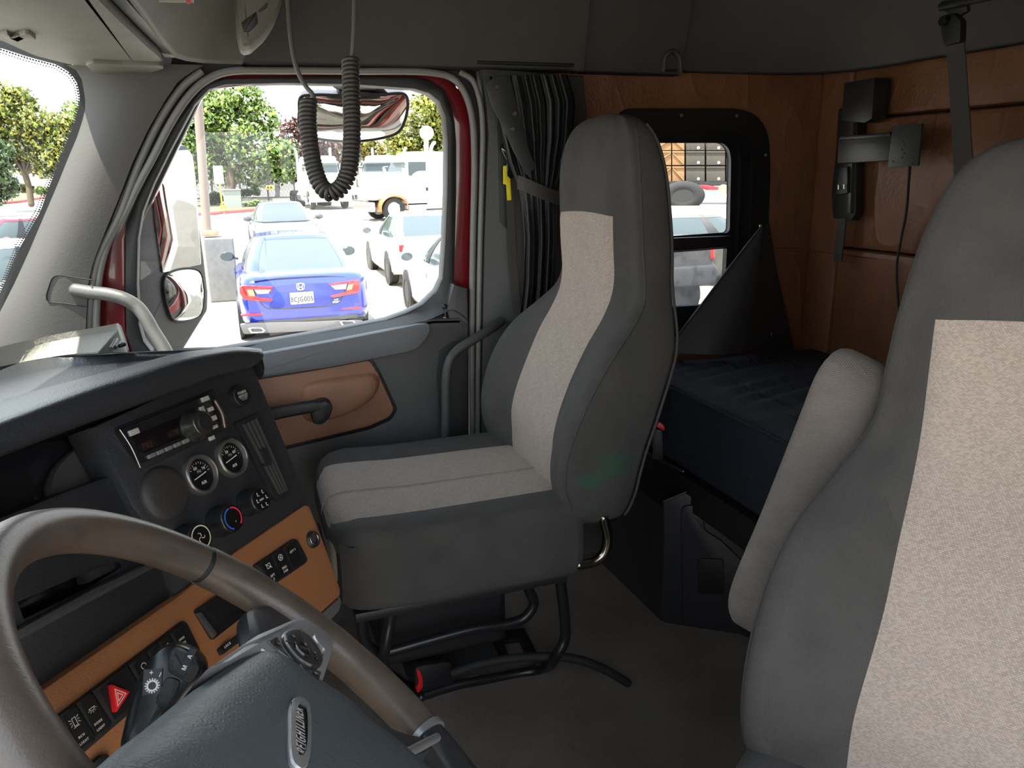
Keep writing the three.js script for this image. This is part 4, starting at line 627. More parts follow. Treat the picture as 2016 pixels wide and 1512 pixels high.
  stick(k, 'selector_print', 0.025, 0.007, 6000, (x, w, h) => { x.fillStyle = '#0c0c0d'; x.fillRect(0, 0, w, h); put('', `bold ${h * 0.8}px sans-serif`, x, 'M◁▷ A◁', w / 2, h / 2, W); }, sp, 369, 1302, 0.0072, { turn: 1.15 });
}
// ---------- seats ----------
const SX = 1.55;
const levels = [  // y, front at the side edge, front at the middle, rear, half width
  [1.640, 0.640, 0.630, 0.690, 0.200], [1.655, 0.590, 0.600, 0.705, 0.236], [1.70, 0.560, 0.588, 0.722, 0.250], [1.75, 0.544, 0.588, 0.732, 0.2515], [1.80, 0.544, 0.588, 0.742, 0.252], [1.85, 0.556, 0.599, 0.756, 0.251], [1.90, 0.576, 0.617, 0.770, 0.248],
  [1.95, 0.603, 0.639, 0.786, 0.242], [2.00, 0.642, 0.664, 0.803, 0.230], [2.05, 0.696, 0.694, 0.815, 0.206], [2.09, 0.732, 0.710, 0.822, 0.184], [2.13, 0.742, 0.716, 0.826, 0.170], [2.20, 0.738, 0.712, 0.826, 0.165], [2.26, 0.734, 0.710, 0.820, 0.164], [2.33, 0.731, 0.712, 0.812, 0.160],
  [2.38, 0.732, 0.717, 0.804, 0.151], [2.42, 0.737, 0.727, 0.796, 0.134], [2.45, 0.746, 0.741, 0.786, 0.102], [2.464, 0.757, 0.756, 0.774, 0.055], [2.468, 0.765, 0.765, 0.767, 0.01]];
const levelAt = (() => { const cs = [1, 2, 3, 4].map((k) => new THREE.CatmullRomCurve3(levels.map((l) => V(l[0] * 4, l[k] * 4, 0)), false, 'centripetal').getPoints(400)); return (y) => cs.map((c) => { let i = 1; while (i < c.length - 1 && c[i].x < y * 4) i++; const a = c[i - 1], b = c[i], t = Math.min(1, Math.max(0, (y * 4 - a.x) / (b.x - a.x || 1))); return (a.y + (b.y - a.y) * t) / 4; }); })();
const sstep = (a, b, x) => { const t = Math.min(1, Math.max(0, (x - a) / (b - a))); return t * t * (3 - 2 * t); };
const shear = (x, y) => -x * 0.085 * sstep(1.68, 2.05, y);
const insW = (y) => 0.112 + 0.014 * sstep(1.95, 1.75, y);
const frontZ = (x, y) => { const [ze, zc, , hw] = levelAt(y), i = insW(y), a = Math.abs(x); return zc + (ze - zc) * sstep(Math.min(i * 0.85, hw * 0.6), hw * 0.9, a) + shear(x, y); };
const stained = M.fabric.clone(); stained.vertexColors = true;
function seat(name, label, D, lean = 0, stain = false) {
  const s = thing(name, label, 'seat', V(SX + D.x, FL, 0.42 + D.z), 'high-backed cloth seats of the cab');
  const P = (n, g, m, o = {}) => part(s, n, (lean ? g.translate(-SX, 0, -0.60).rotateY(lean).translate(SX, 0, 0.60) : g).translate(D.x, D.y, D.z), m, o);
  const rows = [];
  for (let k = 0; k <= 110; k++) {
    const y = 1.64 + (2.468 - 1.64) * k / 110, [ze, zc, zr, hw0] = levelAt(y), hw = hw0 * (lean ? 1 - 0.13 * sstep(2.16, 2.42, y) : 1), f = [], n = 26;
    const half = [];
    for (let i = 0; i <= n; i++) { const x = hw * 0.90 * i / n; half.push([x, frontZ(x, y) - shear(x, y)]); }
    const dz = zr - ze, rc = Math.min(0.022, hw * 0.1, dz * 0.3);
    half.push([hw * 0.955, ze + rc * 0.10], [hw * 0.985, ze + rc * 0.45], [hw, ze + rc * 1.1], [hw * 1.012, ze + dz * 0.35], [hw * 1.012, ze + dz * 0.65], [hw * 0.995, zr - rc * 0.8], [hw * 0.965, zr - rc * 0.3], [hw * 0.90, zr], [hw * 0.5, zr + 0.006], [0, zr + 0.007]);
    for (const [x, z] of half) f.push(V(SX + x, y, z + shear(x, y)));
    for (const [x, z] of half.slice(1, -1).reverse()) f.push(V(SX - x, y, z + shear(-x, y)));
    rows.push(f);
  }
  let back = skin(rows, { closed: true, cap: true });
  if (stain) {  // a green stain soaked into the cloth
    const p = back.attributes.position, c = new Float32Array(p.count * 3), B = [[1203, 905, 0.022], [1196, 925, 0.020], [1172, 945, 0.022], [1176, 985, 0.017], [1182, 1005, 0.014]].map(([x, y, r]) => [onX(x, y, 1.3), r]);
    for (let i = 0; i < p.count; i++) { let k = 0; for (const [q, r] of B) k = Math.max(k, sstep(r * 1.25, r * 0.7, Math.hypot(p.getY(i) - q.y, p.getZ(i) - q.z))); if (p.getX(i) > 1.33) k = 0; c[i * 3] = 1 - 0.55 * k; c[i * 3 + 1] = 1 + 0.55 * k; c[i * 3 + 2] = 1 + 0.05 * k; }
    back.setAttribute('color', new THREE.BufferAttribute(c, 3));
  }
  P('backrest', back, stain ? stained : M.fabric, { back: 1 });
  { const r = []; for (let k = 0; k <= 44; k++) { const row = []; for (let i = 0; i <= 22; i++) { const u = -1 + 2 * i / 22, y = 1.675 + (2.262 - 1.675 + 0.006 * (1 - u * u)) * k / 44, x = u * insW(y), e = Math.max(Math.abs(u) ** 12, (k > 43 || k < 1) ? 1 : 0); row.push(V(SX + x, y, frontZ(x, y) - 0.005 + 0.0045 * e)); } r.push(row); } P('backrest_insert', skin(r, { thick: V(0, 0, 0.008) }), M.insert, { label: 'light tweed insert', back: 1 }); }
  { const q = []; for (let k = 0; k <= 24; k++) { const y = 1.70 + 0.33 * k / 24; q.push(V(SX - 0.004, y, frontZ(0, y) - 0.0038)); } P('seam', tube(q, 0.0011, { n: 60, rs: 6 }), mat([0.30, 0.26, 0.23], 0.95), { back: 1 }); }
  for (const sd of [-1, 1]) { const q = []; for (let k = 0; k <= 40; k++) { const y = 1.70 + 0.74 * k / 40, [ze, , , hw0] = levelAt(y), hw = hw0 * (lean ? 1 - 0.13 * sstep(2.16, 2.42, y) : 1); q.push(V(SX + sd * hw * 0.994, y, ze + 0.016 + shear(sd * hw, y))); } P('piping', tube(q, 0.0022, { n: 90, rs: 6 }), M.fabric, { back: 1 }); }
  { const q = []; for (let k = 0; k <= 48; k++) { const t = k / 48, y = 1.66 + 0.78 * t, [, , zr, hw0] = levelAt(y), hw = hw0 * (lean ? 1 - 0.13 * sstep(2.16, 2.42, y) : 1); q.push(V(SX - hw * 0.985, y, zr - 0.004 + shear(-hw, y))); } P('piping', tube(q, 0.003, { n: 90, rs: 8 }), M.fabric, { back: 1 }); }
  // cushion
  const ring = (hw, d) => { const h = [[0, 1.696 - d], [0.08, 1.697 - d], [0.14, 1.699 - d], [0.175, 1.709 - d], [0.205, 1.716 - d], [0.228, 1.713 - d], [0.243, 1.700 - d], [0.250, 1.678], [0.252, 1.64], [0.252, 1.59], [0.248, 1.556], [0.236, 1.545], [0.12, 1.543 + d], [0, 1.543 + d]].map(([x, y]) => [x * hw / 0.252, y]); const pts = [...h, ...h.slice(1, -1).reverse().map(([x, y]) => [-x, y])]; return new THREE.CatmullRomCurve3(pts.map((p) => V(p[0], p[1], 0)), true, 'centripetal').getPoints(84).slice(0, -1); };
  const round = (x, z) => 0.055 * Math.pow(Math.abs(x) / 0.252, 5) * (1 - sstep(0.11, 0.34, z)) ;
  const slope = (z) => 0.006 * sstep(0.3, 0.12, z);
  P('cushion', skin([[0.104, 0.20, 0.05], [0.108, 0.228, 0.030], [0.116, 0.240, 0.014], [0.13, 0.248, 0.005], [0.16, 0.252, 0], [0.22, 0.252, 0], [0.30, 0.252, 0], [0.4, 0.252, 0], [0.5, 0.252, 0], [0.585, 0.252, 0], [0.605, 0.245, 0.006], [0.612, 0.23, 0.02]].map(([z, hw, d]) => ring(hw, d).map((p) => V(SX + p.x, p.y + slope(z), z + round(p.x, z)))), { closed: true, cap: true }), M.fabric);
  { const prof = resample([[0.1105, 1.555], [0.1075, 1.60], [0.107, 1.64], [0.109, 1.672], [0.1165, 1.69], [0.138, 1.7005], [0.20, 1.704], [0.30, 1.7025], [0.45, 1.7015], [0.60, 1.7015]].map((p) => V(0, p[1], p[0])), 50);
    P('cushion_insert', skin(prof.map((q, k) => Array.from({ length: 25 }, (_, i) => { const u = -1 + 2 * i / 24, w = 0.160 - 0.01 * sstep(0.45, 0.6, q.z) , x = u * w, e = Math.abs(u) ** 14; return V(SX + x, q.y - 0.004 * e * (q.z > 0.12 ? 1 : 0) + 0.003 * u * u + slope(q.z) * (q.z > 0.12 ? 1 : 0), q.z + round(x, q.z) + (q.z < 0.12 ? 0.016 * e : 0)); }))), M.insert, { label: 'light tweed insert' });
    const line = (x0) => tube(resample(prof.filter((q) => q.z > 0.107).map((q) => V(SX + x0, q.y + 0.0025 + slope(q.z), q.z + round(x0, q.z))), 30), 0.0011, { rs: 6 });
    P('seam', line(-0.02), mat([0.30, 0.26, 0.23], 0.95)); }
  return s;
}
const ps = seat('passenger_seat', 'high-backed passenger seat of dark ribbed cloth with light tweed inserts, facing the dashboard', V(0, 0, 0), 0, true);
{
  const t = (n, pts, r, m = M.tubeBlack) => part(ps, n, tube(pts, r, { n: 60 }), m);
  t('back_bracket', [onX(1188, 1020, 1.31), onX(1196, 1062, 1.31), onX(1188, 1090, 1.31), onX(1170, 1106, 1.31), onX(1140, 1112, 1.31)], 0.0105, mat([0.30, 0.27, 0.24], 0.22, { metalness: 1 }));
  const a = (x, y) => onX(x, y, 1.46), b = (x, y) => onX(x, y, 1.40);
  t('frame_tube', [a(1038, 1120), a(1041, 1160), a(1051, 1188), a(1033, 1216), a(1001, 1228), a(933, 1238), a(769, 1282), a(740, 1290)], 0.012);
  t('frame_tube', [b(1102, 1110), b(1104, 1150), b(1111, 1209), b(1112, 1258), b(1097, 1288), onY(1060, 1318, 1.163), onY(900, 1348, 1.163), onY(829, 1370, 1.163)], 0.0125);
  t('frame_tube', [b(772, 1190), b(768, 1222), b(756, 1290), onY(770, 1330, 1.163), onY(829, 1372, 1.163)], 0.012);
  t('frame_tube', [a(712, 1200), a(713, 1240), a(722, 1268), a(745, 1288)], 0.012);
  part(ps, 'pan', plate(PY(1.54), [[1.55 - 0.22, 0.14], [1.55 + 0.22, 0.14], [1.55 + 0.22, 0.58], [1.55 - 0.22, 0.58]].map(([x, z]) => [z, x - 1]), { raw: true, t: 0.02 }), M.black);
  part(ps, 'riser', rbox(0.24, 0.26, 0.30, 0.02, V(1.64, 1.40, 0.36)), M.black);
  part(ps, 'floor_bracket', join(plate(PY(1.165), [[962, 1246], [1032, 1235], [1060, 1290], [1040, 1296], [1022, 1258], [990, 1262], [1006, 1298], [988, 1300]], { t: 0.012, b: 0.002 })), M.tubeBlack);
  const bp = onY(988, 1251, 1.168); part(ps, 'bolt', cyl(0.008, 0.011, 0.008, 12).translate(bp.x, bp.y, bp.z), M.steel);
  part(ps, 'floor_plate', plate(PY(1.156), [[790, 1300], [960, 1252], [992, 1292], [840, 1340], [800, 1330]], { t: 0.004, b: 0.001 }), M.grey);
}
const dseat = seat('driver_seat', 'high-backed driver seat in the near right corner with a worn grey bolster', V(-1.04, -0.082, 0.122), 0.578);
{
  const ax = [[1706, 716], [1684, 745], [1650, 830], [1606, 940], [1562, 1048], [1518, 1150], [1482, 1238]];
  part(dseat, 'armrest', sweep(ax.map((p) => onX(p[0] + 6, p[1], 0.83)), oval(0.040, 0.053, 24, 0.55), V(-0.84, 0, 0.55), { n: 50, scale: (u) => 1 - 0.35 * Math.pow(Math.abs(2 * u - 1), 12) }), M.armrest);
  part(dseat, 'suspension_base', rbox(0.36, 0.36, 0.40, 0.03, V(0.52, 1.32, 0.42)), M.black);
}
{ // buckle on its sleeved stalk
  const k = thing('seat_belt_buckle', 'black seat belt buckle with a red button on a long sleeve lying on the floor', 'belt buckle', onY(900, 1345, FL));
  const y = (i) => [1.218, 1.236, 1.25, 1.248, 1.212, 1.164][i];
  part(k, 'stalk', tube([[893, 1324], [948, 1306], [1037, 1294], [1126, 1296], [1186, 1316], [1235, 1344]].map((p, i) => onY(p[0], p[1], y(i))), 0.0105, { n: 60 }), M.rubber);
  const P = new Pl(onY(860, 1330, 1.215), onY(900, 1322, 1.215).sub(onY(820, 1345, 1.215)), V(0, 1, 0));
  part(k, 'buckle_body', plate(P, [[817, 1316], [830, 1310], [885, 1303], [895, 1312], [897, 1340], [888, 1350], [826, 1365], [817, 1345]], { t: 0.03, b: 0.006, r: 0.006 }), M.black);
  part(k, 'release_button', plate(P, [[819, 1318], [826, 1318], [832, 1336], [832, 1352], [822, 1364], [819, 1358], [824, 1342]], { t: 0.02, b: 0.003, off: 0.004, r: 0.003 }), M.redPlastic, { label: 'red release button' });
}
// ---------- berth ----------
{
  const b = thing('bunk_base', 'dark berth base under the mattress with a grey moulded corner cover', 'bunk base', V(1.2, FL, 1.35));
  part(b, 'deck', bx(0.0, 1.99, 1.49, 1.575, 1.045, 1.69), M.black);
  const lower = new THREE.Shape([[1.985, 0.985], [1.635, 0.995], [1.52, 1.15], [1.40, 1.22], [0.0, 1.24], [0.0, 1.68], [1.985, 1.68]].map((p) => new THREE.Vector2(p[0], p[1])));
  part(b, 'locker', new THREE.ExtrudeGeometry(lower, { depth: 0.335, bevelEnabled: false }).rotateX(Math.PI / 2).translate(0, 1.487, 0), M.rubber);
  const P = new Pl(V(1.632, 1.3, 0.992), V(-0.11, 0, 0.147), V(0, 1, 0));
  part(b, 'corner_cover', plate(P, [[1306, 987], [1350, 971], [1404, 1008], [1500, 1072], [1500, 1262], [1441, 1249], [1340, 1242], [1306, 1225]], { t: 0.02, b: 0.004, r: 0.004 }), mat([0.030, 0.031, 0.035], 0.5, { bump: T.grain, bs: 0.0003 }));
  part(b, 'raised_panel', plate(P, [[1340, 1002], [1350, 993], [1384, 993], [1388, 1042], [1420, 1062], [1470, 1110], [1480, 1230], [1344, 1228]], { t: 0.015, b: 0.006, r: 0.01, off: 0.008 }), mat([0.034, 0.034, 0.038], 0.45, { bump: T.grain, bs: 0.0003 }));
  part(b, 'square_cover', plate(P, [[1374, 1100], [1380, 1096], [1421, 1097], [1425, 1102], [1426, 1160], [1421, 1166], [1380, 1165], [1375, 1158]], { t: 0.01, b: 0.003, off: 0.013 }), M.black);
  part(b, 'trim_wire', tube([P.hit(1306, 987, 0.002), P.hit(1330, 977, 0.003), P.hit(1350, 969, 0.002)], 0.0016), M.steel);
  part(b, 'edge_rail', tube([onZ(1200, 845, 1.035), onZ(1290, 900, 1.035), onZ(1345, 928, 1.035)], 0.004), M.steel);
  part(b, 'latch', plate(P, [[1458, 1106], [1470, 1101], [1476, 1112], [1474, 1122], [1460, 1124]], { t: 0.02, off: 0.02, b: 0.003 }), M.blackGloss);
  part(b, 'latch_tag', plate(P, [[1461, 1107], [1468, 1104], [1472, 1112], [1466, 1116]], { t: 0.003, off: 0.0215, b: 0 }), M.satin);

  const m = thing('mattress', 'dark navy quilted mattress on the berth', 'mattress', V(1.2, 1.576, 1.37));
  const n = 150, rows = [], x0 = 0.02, x1 = 1.965;
  const fold = (x, z) => { const e = sstep(1.09, 1.16, z) * sstep(1.62, 1.5, z); const p = (x - 0.35 * (z - 1.06) + 0.25 * Math.pow(z - 1.1, 2)) * 2 * Math.PI / 0.078; return e * 0.010 * (0.5 + 0.5 * Math.sin(p + 1.3 * Math.sin(p * 0.31))) * (0.4 + 0.9 * fbm(x * 3, z * 3, 64, 5, 3)) - 0.012 * Math.exp(-Math.pow((z - 1.215) / 0.008, 2)) + 0.006 * (fbm(x * 5, z * 5, 64, 9, 3) - 0.5); };
  for (let i = 0; i <= n; i++) {
    const x = x0 + (x1 - x0) * i / n, e = Math.min(1, Math.min(i, n - i) / 3), ring = [];
    const inset = 0.02 * (1 - e);
    const pr = [[1.068, 1.578], [1.060, 1.59], [1.058, 1.62], [1.057, 1.68], [1.057, 1.735], [1.060, 1.765], [1.068, 1.782]];
    for (const [z, y] of pr) ring.push(V(x, y + 0.003 * (fbm(x * 6, y * 6, 64, 3, 2) - 0.5), z + inset));
    for (let k = 0; k <= 44; k++) { const z = 1.078 + (1.675 - 1.078) * k / 44; ring.push(V(x, 1.788 + 0.012 * sstep(1.07, 1.13, z) - inset * 0.6 + fold(x, z), z)); }
    ring.push(V(x, 1.76, 1.688), V(x, 1.6, 1.688), V(x, 1.578, 1.675));
    rows.push(ring);
  }
  part(m, 'cover', skin(rows, { closed: true, cap: true }), M.mattress);
  part(m, 'piping', tube([V(0.05, 1.782, 1.064), V(1.0, 1.783, 1.062), V(1.95, 1.782, 1.064)], 0.0045, { n: 20 }), M.mattress);
  part(m, 'seam', tube([V(0.05, 1.66, 1.0565), V(1.5, 1.66, 1.0565)], 0.0012, { n: 10 }), M.mattress);
  part(m, 'seam', tube([V(0.05, 1.792, 1.215), V(1.0, 1.793, 1.215), V(1.95, 1.792, 1.215)], 0.002, { n: 10 }), M.mattress);
  part(m, 'seam', tube([V(0.05, 1.80, 1.40), V(1.0, 1.80, 1.40), V(1.95, 1.80, 1.40)], 0.002, { n: 10 }), M.mattress);

  const g = thing('corner_flap', 'black vinyl triangular flap between the sleeper window and the mattress', 'flap', onX(1450, 680, 1.93));
  const L = resample([[1497, 449], [1440, 522], [1380, 602], [1330, 668], [1316, 694]].map((p, i) => onX(p[0], p[1], [1.962, 1.955, 1.955, 1.96, 1.96][i])), 24), F = resample([[1501, 447], [1494, 530], [1482, 620], [1472, 692]].map((p, i) => onX(p[0], p[1], [1.957, 1.925, 1.90, 1.885][i])), 24), R = resample([[1515, 440], [1527, 520], [1546, 610], [1564, 690]].map((p) => onX(p[0], p[1], 1.972)), 24);
  part(g, 'panel', skin(L.map((l, i) => { const f = F[i], r = R[i], w = i / 23, q = []; for (let k = 0; k <= 8; k++) { const p = l.clone().lerp(f, k / 8); p.x -= 0.035 * w * Math.sin(Math.PI * k / 8); q.push(p); } for (let k = 1; k <= 5; k++) { const p = f.clone().lerp(r, k / 5); p.x += 0.01 * w * Math.sin(Math.PI * k / 5); q.push(p); } return q; }), { thick: V(0.004, 0, 0) }), M.vinyl);
  part(g, 'hem', tube(L, 0.004, { n: 40 }), M.vinyl);
  for (const [x, y] of [[1517, 658], [1498, 445]]) { const p = onX(x, y, 1.945); part(g, 'snap', new THREE.SphereGeometry(0.006, 12, 8).scale(0.5, 1, 1).translate(p.x, p.y, p.z), M.steel); }

  const tb = thing('screen_bracket', 'black swing-arm screen bracket fixed to the brown rear wall', 'bracket', onZ(1670, 330, 1.69));
  const Z = (z, pts, t, o) => plate(PZ(z), pts, { t, b: 0.003, ...o });
  const bm = mat([0.016, 0.016, 0.016], 0.4, { bump: T.grain, bs: 0.0002 });
  part(tb, 'upper_plate', Z(1.630, [[1662, 163], [1722, 153], [1716, 234], [1702, 242], [1655, 238]], 0.055, { r: 0.003 }), bm);
  part(tb, 'wall_rail', Z(1.660, [[1650, 214], [1672, 211], [1688, 236], [1684, 420], [1676, 434], [1640, 430], [1636, 380], [1645, 300]], 0.03, { r: 0.004 }), bm);
  part(tb, 'rail_edge', Z(1.650, [[1673, 240], [1680, 240], [1674, 420], [1666, 420]], 0.03), mat([0.05, 0.05, 0.05], 0.3));
  part(tb, 'arm', Z(1.600, [[1650, 270], [1756, 262], [1754, 316], [1648, 322]], 0.04, { r: 0.004 }), bm);
  part(tb, 'arm_edge', Z(1.592, [[1652, 268], [1752, 260], [1752, 268], [1652, 276]], 0.02), bm);
  part(tb, 'screen_plate', Z(1.575, [[1757, 248], [1815, 243], [1807, 326], [1747, 331]], 0.006, { b: 0.001, r: 0.003 }), mat([0.028, 0.029, 0.028], 0.5));
  for (const [x, y] of [[1778, 278], [1781, 286], [1776, 294], [1780, 302], [1776, 310], [1758, 318], [1796, 322]]) part(tb, 'screw_hole', disc(PZ(1.5745), x, y, 0.0022, 0.001, { n: 10 }), M.rubber);
  part(tb, 'lower_joint', Z(1.640, [[1650, 330], [1668, 328], [1668, 380], [1644, 384]], 0.03, { r: 0.003 }), bm);
  for (const [x, y] of [[1651, 368], [1662, 367]]) part(tb, 'pin', rod(onZ(x, y - 4, 1.634), onZ(x, y + 5, 1.634), 0.0022, 8), M.chrome);
  part(tb, 'strap', Z(1.655, [[1648, 430], [1665, 430], [1656, 515], [1641, 515]], 0.005, { b: 0.001 }), M.belt);
  const cd = thing('cable', 'thin black cable hanging down the brown rear wall', 'cable', onZ(1780, 500, 1.69));
  part(cd, 'cord', tube([[1792, 318], [1789, 360], [1784, 420], [1774, 470], [1766, 520], [1766, 560], [1770, 610], [1776, 660], [1779, 700]].map((p, i) => onZ(p[0], p[1], i < 3 ? 1.60 + i * 0.03 : 1.672)), 0.0033, { n: 60, rs: 8 }), M.rubber);
  const st = thing('restraint_strap', 'dark webbing strap with its upper buckle hanging at the top right', 'strap', onZ(1885, 200, 1.46));
  const SZ = PZ(1.46);
  part(st, 'webbing', skin([[1858, 66, 1895, 60], [1866, 130, 1901, 122], [1870, 200, 1906, 196], [1874, 270, 1911, 266], [1878, 350, 1916, 345], [1880, 420, 1920, 415]].map((r, i) => [SZ.hit(r[0], r[1]), SZ.hit((r[0] + r[2]) / 2, (r[1] + r[3]) / 2, 0.003), SZ.hit(r[2], r[3])]), { thick: V(0, 0, 0.003) }), M.belt);
  part(st, 'buckle', plate(SZ, [[1862, 30], [1886, 26], [1900, 40], [1898, 84], [1864, 92], [1858, 60]], { t: 0.02, b: 0.005, r: 0.006, off: 0.012 }), M.black);
  part(st, 'buckle_pin', disc(SZ, 1872, 42, 0.010, 0.012, { off: 0.012 }), M.blackGloss);
  part(st, 'anchor_bar', rod(SZ.hit(1852, 14, 0.01), SZ.hit(1965, -10, 0.01), 0.008, 12), M.black);
  part(st, 'anchor_plate', plate(SZ, [[1850, 2], [1902, -4], [1904, 22], [1880, 36], [1856, 22]], { t: 0.012, b: 0.003, r: 0.004 }), M.black);
  const lb = thing('lap_belt_buckle', 'small buckle with a red button beside the mattress', 'belt buckle', onX(1300, 850, 1.6));
  { const P2 = new Pl(onX(1300, 850, 1.6), V(-0.5, 0, 0.86), V(0, 1, 0));
    part(lb, 'body', plate(P2, [[1286, 850], [1304, 852], [1306, 905], [1284, 905]], { t: 0.02, r: 0.004 }), M.black);
    part(lb, 'button', plate(P2, [[1290, 838], [1298, 833], [1307, 838], [1309, 848], [1302, 846]], { t: 0.015, r: 0.003, off: 0.002 }), M.redPlastic); }
}
// ---------- curtain, belt and handles by the door pillar ----------
{
  const c = thing('curtain', 'black curtain gathered and tied beside the passenger door', 'curtain', onX(1050, 600, 1.9));
  const Lp = resampleLin([[962, 150], [970, 200], [984, 262], [1000, 320], [1020, 368], [1026, 400], [1032, 470], [1030, 560], [1016, 680], [1010, 780]].map((p) => V(p[0], p[1], 0)), 60), Rp = resampleLin([[1120, 146], [1136, 200], [1130, 270], [1112, 340], [1098, 384], [1098, 410], [1098, 480], [1094, 560], [1090, 680], [1090, 780]].map((p) => V(p[0], p[1], 0)), 60);
  const rows = Lp.map((l, i) => { const r = Rp[i], tie = Math.exp(-Math.pow((l.y - 378) / 60, 2)), w = i / 59; return Array.from({ length: 200 }, (_, k) => { const u = k / 199, ph = u * Math.PI * 2 * (l.y < 378 ? 8.5 : 3.6) + 0.7 * Math.sin(u * 9 + w * 2), dd = ((l.y < 378 ? 0.013 : 0.020) * (1 - 0.6 * tie)) * (Math.sin(ph) + 0.35 * Math.sin(ph * 2.3 + w * 3)) - 0.03 * tie + 0.03 * Math.pow(2 * u - 1, 2) * tie; const uu = u + 0.012 * Math.sin(ph * 1.0 + 1.2); return onX(l.x + (r.x - l.x) * uu, l.y + (r.y - l.y) * u, 1.885 + dd); }); });
  part(c, 'cloth', skin(rows, { thick: V(0.002, 0, 0) }), M.vinyl);
  const fl = [[956, 166], [975, 150], [1004, 148], [1014, 190], [1026, 240], [1040, 290], [1056, 330], [1036, 345], [1012, 300], [990, 250], [970, 210]];
  part(c, 'front_flap', plate(PX(1.858), fl, { t: 0.003, b: 0.001, r: 0.004 }), M.vinyl);
  for (const [x, y] of [[978, 171], [1013, 224], [1009, 254]]) part(c, 'snap', disc(PX(1.857), x, y, 0.006, 0.003, { n: 16, taper: 0.8 }), M.steel);
  part(c, 'rail', rod(V(1.945, 2.615, 0.60), V(1.945, 2.615, 0.86), 0.006, 10), M.black);
  part(c, 'tie_strap', skin([[1020, 345, 1018, 372], [1034, 350, 1034, 378], [1056, 360, 1056, 388], [1080, 370, 1080, 398], [1102, 378, 1102, 404]].map((r, i) => [onX(r[0], r[1], [1.865, 1.842, 1.838, 1.842, 1.86][i]), onX(r[2], r[3], [1.865, 1.842, 1.838, 1.842, 1.86][i])]), { thick: V(-0.003, 0, 0) }), M.belt);
  const bl = thing('seat_belt', 'passenger seat belt with a yellow tag hanging beside the curtain', 'seat belt', onX(1005, 500, 1.945));
  const strip = (pts, w, x) => skin(pts.map((p) => [onX(p[0], p[1], x), onX(p[0] + w, p[1], x)]), { thick: V(0.002, 0, 0) });
  part(bl, 'webbing', strip([[996, 372], [998, 420], [1000, 480], [1006, 560], [1012, 620]], 15, 1.940), M.belt);
  part(bl, 'webbing', strip([[1006, 330], [1010, 420], [1014, 520], [1020, 600], [1024, 640]], 20, 1.945), M.belt);
  part(bl, 'guide_loop', plate(PX(1.935), [[985, 292], [996, 270], [1008, 264], [1016, 300], [1022, 345], [1008, 352], [994, 345], [998, 318]], { t: 0.012, b: 0.003, r: 0.006 }), M.blackGloss);
  part(bl, 'guide_pin', rod(onX(988, 292, 1.93), onX(1003, 303, 1.928), 0.0035, 8), M.chrome);
  part(bl, 'tag', plate(PX(1.930), [[991, 327], [997, 326], [999, 346], [1005, 352], [1007, 394], [999, 395], [997, 364], [991, 362]], { t: 0.003, b: 0.0008 }), M.yellow, { label: 'yellow plastic tag' });
  const hb = thing('grab_handle', 'dark curved grab handle on the pillar behind the passenger door', 'grab handle', onX(880, 780, 1.9));
  part(hb, 'bar', tube([[985, 634], [962, 650], [930, 670], [902, 688], [886, 708], [879, 738], [878, 790], [878, 860], [880, 900]].map((p, i) => onX(p[0], p[1], [1.95, 1.925, 1.905, 1.90, 1.895, 1.895, 1.895, 1.90, 1.92][i])), 0.0125, { n: 80 }), M.grey);
  const ha = thing('grab_handle', 'grey curved grab handle on the front pillar over the dashboard', 'grab handle', onX(255, 600, 1.85));
  part(ha, 'bar', tube([[150, 571], [182, 576], [215, 580], [246, 589], [270, 604], [287, 626], [302, 652], [322, 684], [338, 716]].map((p, i) => onX(p[0], p[1], [1.95, 1.932, 1.915, 1.905, 1.90, 1.89, 1.88, 1.865, 1.85][i])), 0.015, { n: 80, rs: 16 }), mat([0.075, 0.073, 0.07], 0.45, { bump: T.grain, bs: 0.0003 }));
  const q = onX(182, 576, 1.932); part(ha, 'collar', new THREE.TorusGeometry(0.0155, 0.002, 8, 24).rotateY(0.3).translate(q.x, q.y, q.z), M.rubber);
}
